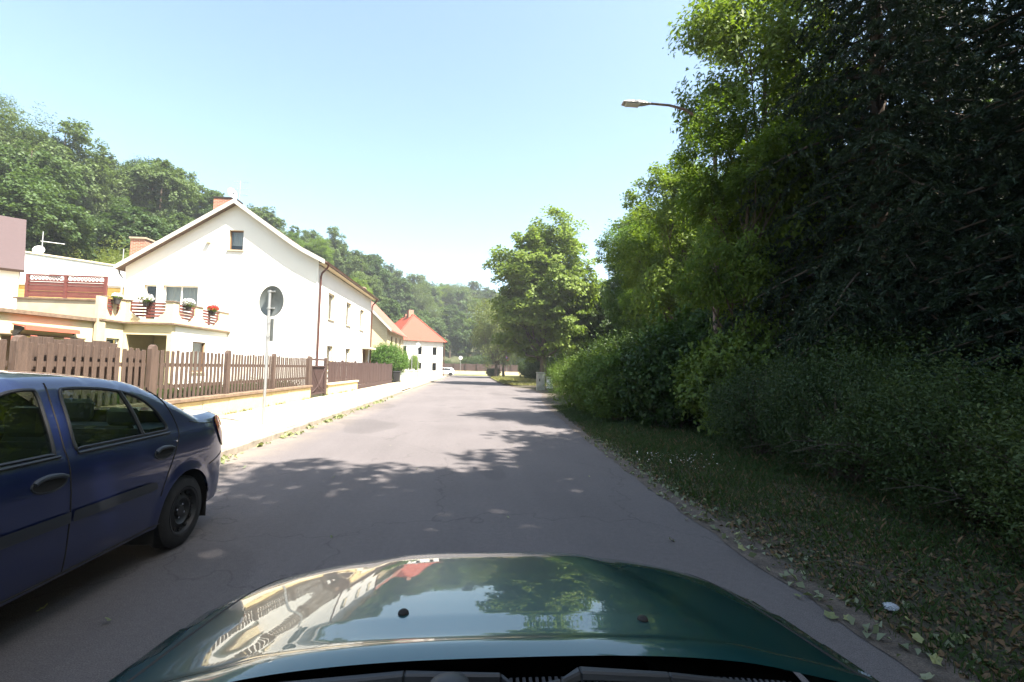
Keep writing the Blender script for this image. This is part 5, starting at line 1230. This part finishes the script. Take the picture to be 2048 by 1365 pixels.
for i, (x, y, s) in enumerate([(-6.5, 107.5, 1.1), (-3.5, 107, .9), (-.5, 107.5, 1.35), (2.2, 107.2, 1.5), (5, 107.6, 1.6), (8, 107.3, 1.5), (11, 108, 1.7), (14, 107.5, 1.5)]):
    place_tree('garden_shrub', 'light green garden shrub rising behind the far brown fence', 'bush', big, (TW, M['lf_bush']), (x, y, 0), i * 1.3, (s * 1.3, s * 1.1, s * 1.25), 'garden shrubs behind the far fence', partnames=('stems', 'leaves'))
for i, (x, y, s) in enumerate([(9, 60, 1.3), (8.5, 66, 1.2), (9.5, 72, 1.3), (11, 78, 1.4), (12, 85, 1.5), (10.5, 53, 1.3), (11.0, 40, 1.3), (14, 20, 1.7), (15, 13, 1.7), (16, 29, 1.7), (17, 38, 1.7), (14, 9, 1.7), (14.5, 47, 1.6), (15.5, 5, 1.6)]):
    place_tree('grove_undergrowth', 'leafy shrub in the undergrowth of the right-hand grove', 'bush', bigl, (TW, H), (x, y, .05), i * 1.3, (s * 1.2, s * 1.2, s), 'undergrowth shrubs of the grove', partnames=('stems', 'leaves'))
# bare arching twigs on the near right bush
bt = thing('dead_branches', 'tangle of bare grey brown twigs leaning out of the near right bushes', 'branches', (5.2, 5.0, .1))
mb = MB(); rw = TR(5)
for i in range(14):
    y = rw.uniform(3.0, 6.6); x0 = rw.uniform(4.75, 5.5); a = rw.uniform(2.5, 3.7); L = rw.uniform(.7, 1.5); z0 = rw.uniform(.1, .5)
    pts = [(x0 + math.cos(a) * L * t, y + math.sin(a) * L * t + .15 * t * t, z0 + .75 * L * t - .55 * L * t * t + rw.uniform(-.02, .02)) for t in (0, .25, .5, .75, 1)]
    mb.tube(pts, [.009, .007, .005, .004, .002], 5, cap=False)
    for j in range(3):
        p = Vector(pts[2 + j % 2]); mb.tube([p, p + Vector((rw.uniform(-.25, .05), rw.uniform(-.25, .25), rw.uniform(-.05, .2)))], [.004, .0015], 4, cap=False)
mb.build('twigs', M['twig'], bt)

# ------------------------------------------------------------------ grass and leaf litter
def blades(name, label, n, fx, m_, hmin, hmax, w, seed, zf):
    rng = np.random.default_rng(seed); P = fx(rng, n); n = len(P); h = rng.uniform(hmin, hmax, n) * rng.uniform(.4, 1, n); a = rng.uniform(0, 6.283, n); ln = rng.uniform(.1, .8, n)[:, None] * h[:, None]
    d = np.stack([np.cos(a), np.sin(a), 0 * a], 1); s = np.stack([-np.sin(a), np.cos(a), 0 * a], 1) * (w * rng.uniform(.6, 1.3, n))[:, None]
    v = np.empty((n, 4, 3)); v[:, 0] = P - s; v[:, 1] = P + s; up = np.array([0, 0, 1.]) * h[:, None]
    v[:, 2] = P + s * .5 + up * .62 + d * ln * .35; v[:, 3] = P + up + d * ln
    # blade: base pair -> shoulder -> tip
    me = npmesh(name, v.reshape(-1, 3), np.arange(n * 4).reshape(-1, 4)); return tag(link(name, me, None, m_), label, 'grass', None, 'stuff')
ed = np.vectorize(edge_x)
def verge(rng, n, y0=1.5, y1=20, w=3.0, full=False):
    y = y0 + (y1 - y0) * rng.uniform(0, 1, n) ** 1.5; u = rng.uniform(0, 1, n) ** .9 * w; x = ed(y) + .12 + u
    cl = np.sin(x * 3.1 + y * 1.3) + np.sin(x * 1.7 - y * 2.3 + 1) + .8 * np.sin(x * 7 + y * 5); dens = np.clip((y - 2.5) / 6, .18, 1) * np.clip(u / .35, .15, 1)
    m = (cl * .16 + rng.uniform(0, 1, n)) < dens * .95
    if full: m = rng.uniform(0, 1, n) < np.clip(u / .3 + .25, 0, 1)
    x, y, u = x[m], y[m], u[m]
    z = np.interp(u + 0, [0, .25, .6, 1, 1.6, 2.4, 3.5], [0, .012, .04, .06, .08, .10, .12]); return np.stack([x, y, z - .005], 1)
blades('grass', 'short shaded grass growing between the road edge and the bushes', 170000, verge, M['lf_grass'], .03, .12, .0028, 1, None)
blades('grass_tufts', 'sparse dry grass stalks on the verge', 4000, lambda r, n: verge(r, n, 1.5, 12), M['lf_brown'], .05, .15, .0012, 2, None)
def dryv(rng, n):
    y = rng.uniform(41, 82, n); x = 3.0 + rng.uniform(0, 1, n) * (8 + (y - 41) * .15); x = np.maximum(x, ed(y) + .15); return np.stack([x, y, 0 * x + .13], 1)
blades('dry_grass', 'sunlit yellow dry grass on the verge by the junction', 50000, dryv, M['lf_dry'], .1, .3, .02, 3, None)
def wallbase(rng, n): y = rng.uniform(2, 28, n); x = -6.64 + np.abs(rng.normal(size=n)) * .05; k = (np.sin(y * 2.3) + np.sin(y * 5.1 + 1)) > .1; x[k] = x[k]; return np.stack([x, y, 0 * x + .13], 1)[k]
blades('weeds', 'thin weeds along the foot of the garden wall', 2600, wallbase, M['lf_grass'], .03, .12, .006, 4, None)
def behindf(rng, n): y = rng.uniform(2, 20.5, n); x = -7.3 - rng.uniform(0, 1.2, n) * 1; return np.stack([x, y, 0 * x + .1], 1)
blades('yard_grass', 'tall green grass and weeds behind the picket fence', 14000, behindf, M['lf_grass'], .45, .95, .008, 5, None)

# fallen leaves: lobed, curled
def leafmesh(seed, s):
    r = TR(seed); out = []
    for k in range(10):
        a = math.pi * 2 * k / 10; rad = (1.0 if k % 2 == 0 else .68) * r.uniform(.8, 1.1) * s; out.append((math.cos(a) * rad, math.sin(a) * rad * .8, s * (.35 * r.uniform(0, 1)) * (1 if k % 2 == 0 else .3)))
    v = [(0, 0, .004)] + out; me = bpy.data.meshes.new('fallen_leaf'); me.from_pydata(v, [], [(0, i + 1, (i + 1) % 10 + 1) for i in range(10)]); return me
lms = [leafmesh(i, .042) for i in range(6)]
for i, me in enumerate(lms): me.materials.append(M['lf_fall'] if i % 3 < 2 else M['lf_fallg'])
rl = TR(21); spots = []
for x, y, s in ((-2.59, 3.24, 1.0), (-2.1, 3.08, .6), (1.87, 4.32, 1.0), (2.28, 4.9, .8), (2.86, 2.64, 1.5), (-3.29, 7.39, .9)): spots.append((x, y, s, 0))
for i in range(46): y = 2.3 + 8 * rl.random() ** 1.5; spots.append((edge_x(y) + rl.uniform(-.12, .55), y, rl.uniform(.6, 1.2), 1))
for i in range(30): y = rl.uniform(6.5, 19); spots.append((KX + .05 + abs(rl.gauss(0, .09)), y, rl.uniform(.7, 1.3), 2))
for i in range(16): spots.append((rl.uniform(-3.4, 2.2), rl.uniform(3, 13), rl.uniform(.3, .7), 3))
LB = {0: ('fallen_leaf', 'single pale green leaf lying alone on the road or its edge', 'fallen leaves lying singly on the road'), 1: ('fallen_leaf', 'curled grey green leaf lying along the right road edge', 'fallen leaves along the right verge'), 2: ('fallen_leaf', 'yellow green leaf lying in the left gutter by the kerb', 'fallen leaves in the left gutter'), 3: ('fallen_leaf', 'tiny leaf scrap lying on the open asphalt', 'leaf scraps on the asphalt')}
for i, (x, y, s, g_) in enumerate(spots):
    me = lms[i % 6]; o = link('fallen_leaf', me); z = .012 if x < edge_x(y) else .03; o.location = (x, y, z + .01 * rl.random()); o.rotation_euler = (rl.uniform(-.5, .5), rl.uniform(-.5, .5), rl.uniform(0, 6)); o.scale = (s, s * rl.uniform(.7, 1), s); tag(o, LB[g_][1], 'leaf', LB[g_][2])
def litter(name, label, n, fx, m_, size, seed):
    rng = np.random.default_rng(seed); P = fx(rng, n); n = len(P); nr = rng.normal(size=(n, 3)) * .45 + np.array([0, 0, 1]); s = size * rng.uniform(.5, 1.4, n)
    return tag(link(name, quadmesh(name, leafquads(P, nr, s, s * .7, rng, droop=.3)), None, m_), label, 'leaf litter', None, 'stuff')
def gut(rng, n):
    y = rng.uniform(6, 24, n); k = (np.sin(y * 1.9) + np.sin(y * 4.7 + 2) + .6 * np.sin(y * 9)) > .15; y = y[k]; return np.stack([KX + .03 + np.abs(rng.normal(size=len(y))) * .10, y, .015 + rng.uniform(0, .05, len(y))], 1)
litter('gutter_litter', 'yellow green leaves gathered in clumps along the left kerb', 900, gut, M['lf_fall'], .085, 8)
litter('verge_litter', 'brown dry leaves scattered over the right verge soil', 16000, lambda r, n: verge(r, n, 1.5, 14, 3.2, True) + np.array([0, 0, .02]), M['lf_brown'], .045, 9)
litter('verge_litter_pale', 'pale broken leaves along the right road edge', 420, lambda r, n: (lambda y: np.stack([ed(y) - .05 + np.abs(r.normal(size=n)) * .28, y, .03 + 0 * y], 1))(r.uniform(1.8, 11, n)), M['lf_fallg'], .06, 10)
litter('ground_cover', 'small green creeping leaves covering the right verge', 42000, lambda r, n: verge(r, n, 1.5, 18, 3.4, True) + np.array([0, 0, .03]), M['lf_shrub2'], .026, 12)
def flow(rng, n): y = rng.normal(size=n) * .45 + 7.6; x = 3.35 + rng.normal(size=n) * .35; return np.stack([x, y, .13 + rng.uniform(0, .05, n)], 1)
litter('daisies', 'tiny white flowers dotted in the verge grass', 80, flow, M['fwhite'], .025, 11)
wr = MB(); rw = TR(3)
rngw = np.random.default_rng(4); bm = bmesh.new(); bmesh.ops.create_icosphere(bm, subdivisions=3, radius=.036)
for v__ in bm.verts: v__.co *= 1 + rw.uniform(-.22, .22); v__.co.z *= .6; v__.co.x *= 1.2
me = bpy.data.meshes.new('crumpled_wrapper'); bm.to_mesh(me); bm.free(); me.materials.append(M['foil'])
o = link('crumpled_wrapper', me); o.location = (2.78, 2.99, .045); tag(o, 'small crumpled bluish white wrapper on the right verge edge', 'litter')
# ------------------------------------------------------------------ summer haze
hm_ = bpy.data.materials.new('haze'); hm_.use_nodes = True; hn = hm_.node_tree.nodes; hn.clear()
pv_ = hn.new('ShaderNodeVolumePrincipled'); pv_.inputs['Color'].default_value = (.93, .97, 1, 1); pv_.inputs['Density'].default_value = .0008; pv_.inputs['Anisotropy'].default_value = .2
ho = hn.new('ShaderNodeOutputMaterial'); hm_.node_tree.links.new(pv_.outputs[0], ho.inputs['Volume'])
HZ = MB().box(-905, 905, -305, 1505, -1.1, 48).build('haze', hm_); tag(HZ, 'thin bluish summer haze', None, None, 'stuff')
S.cycles.volume_bounces = 0; S.cycles.volume_step_rate = 10
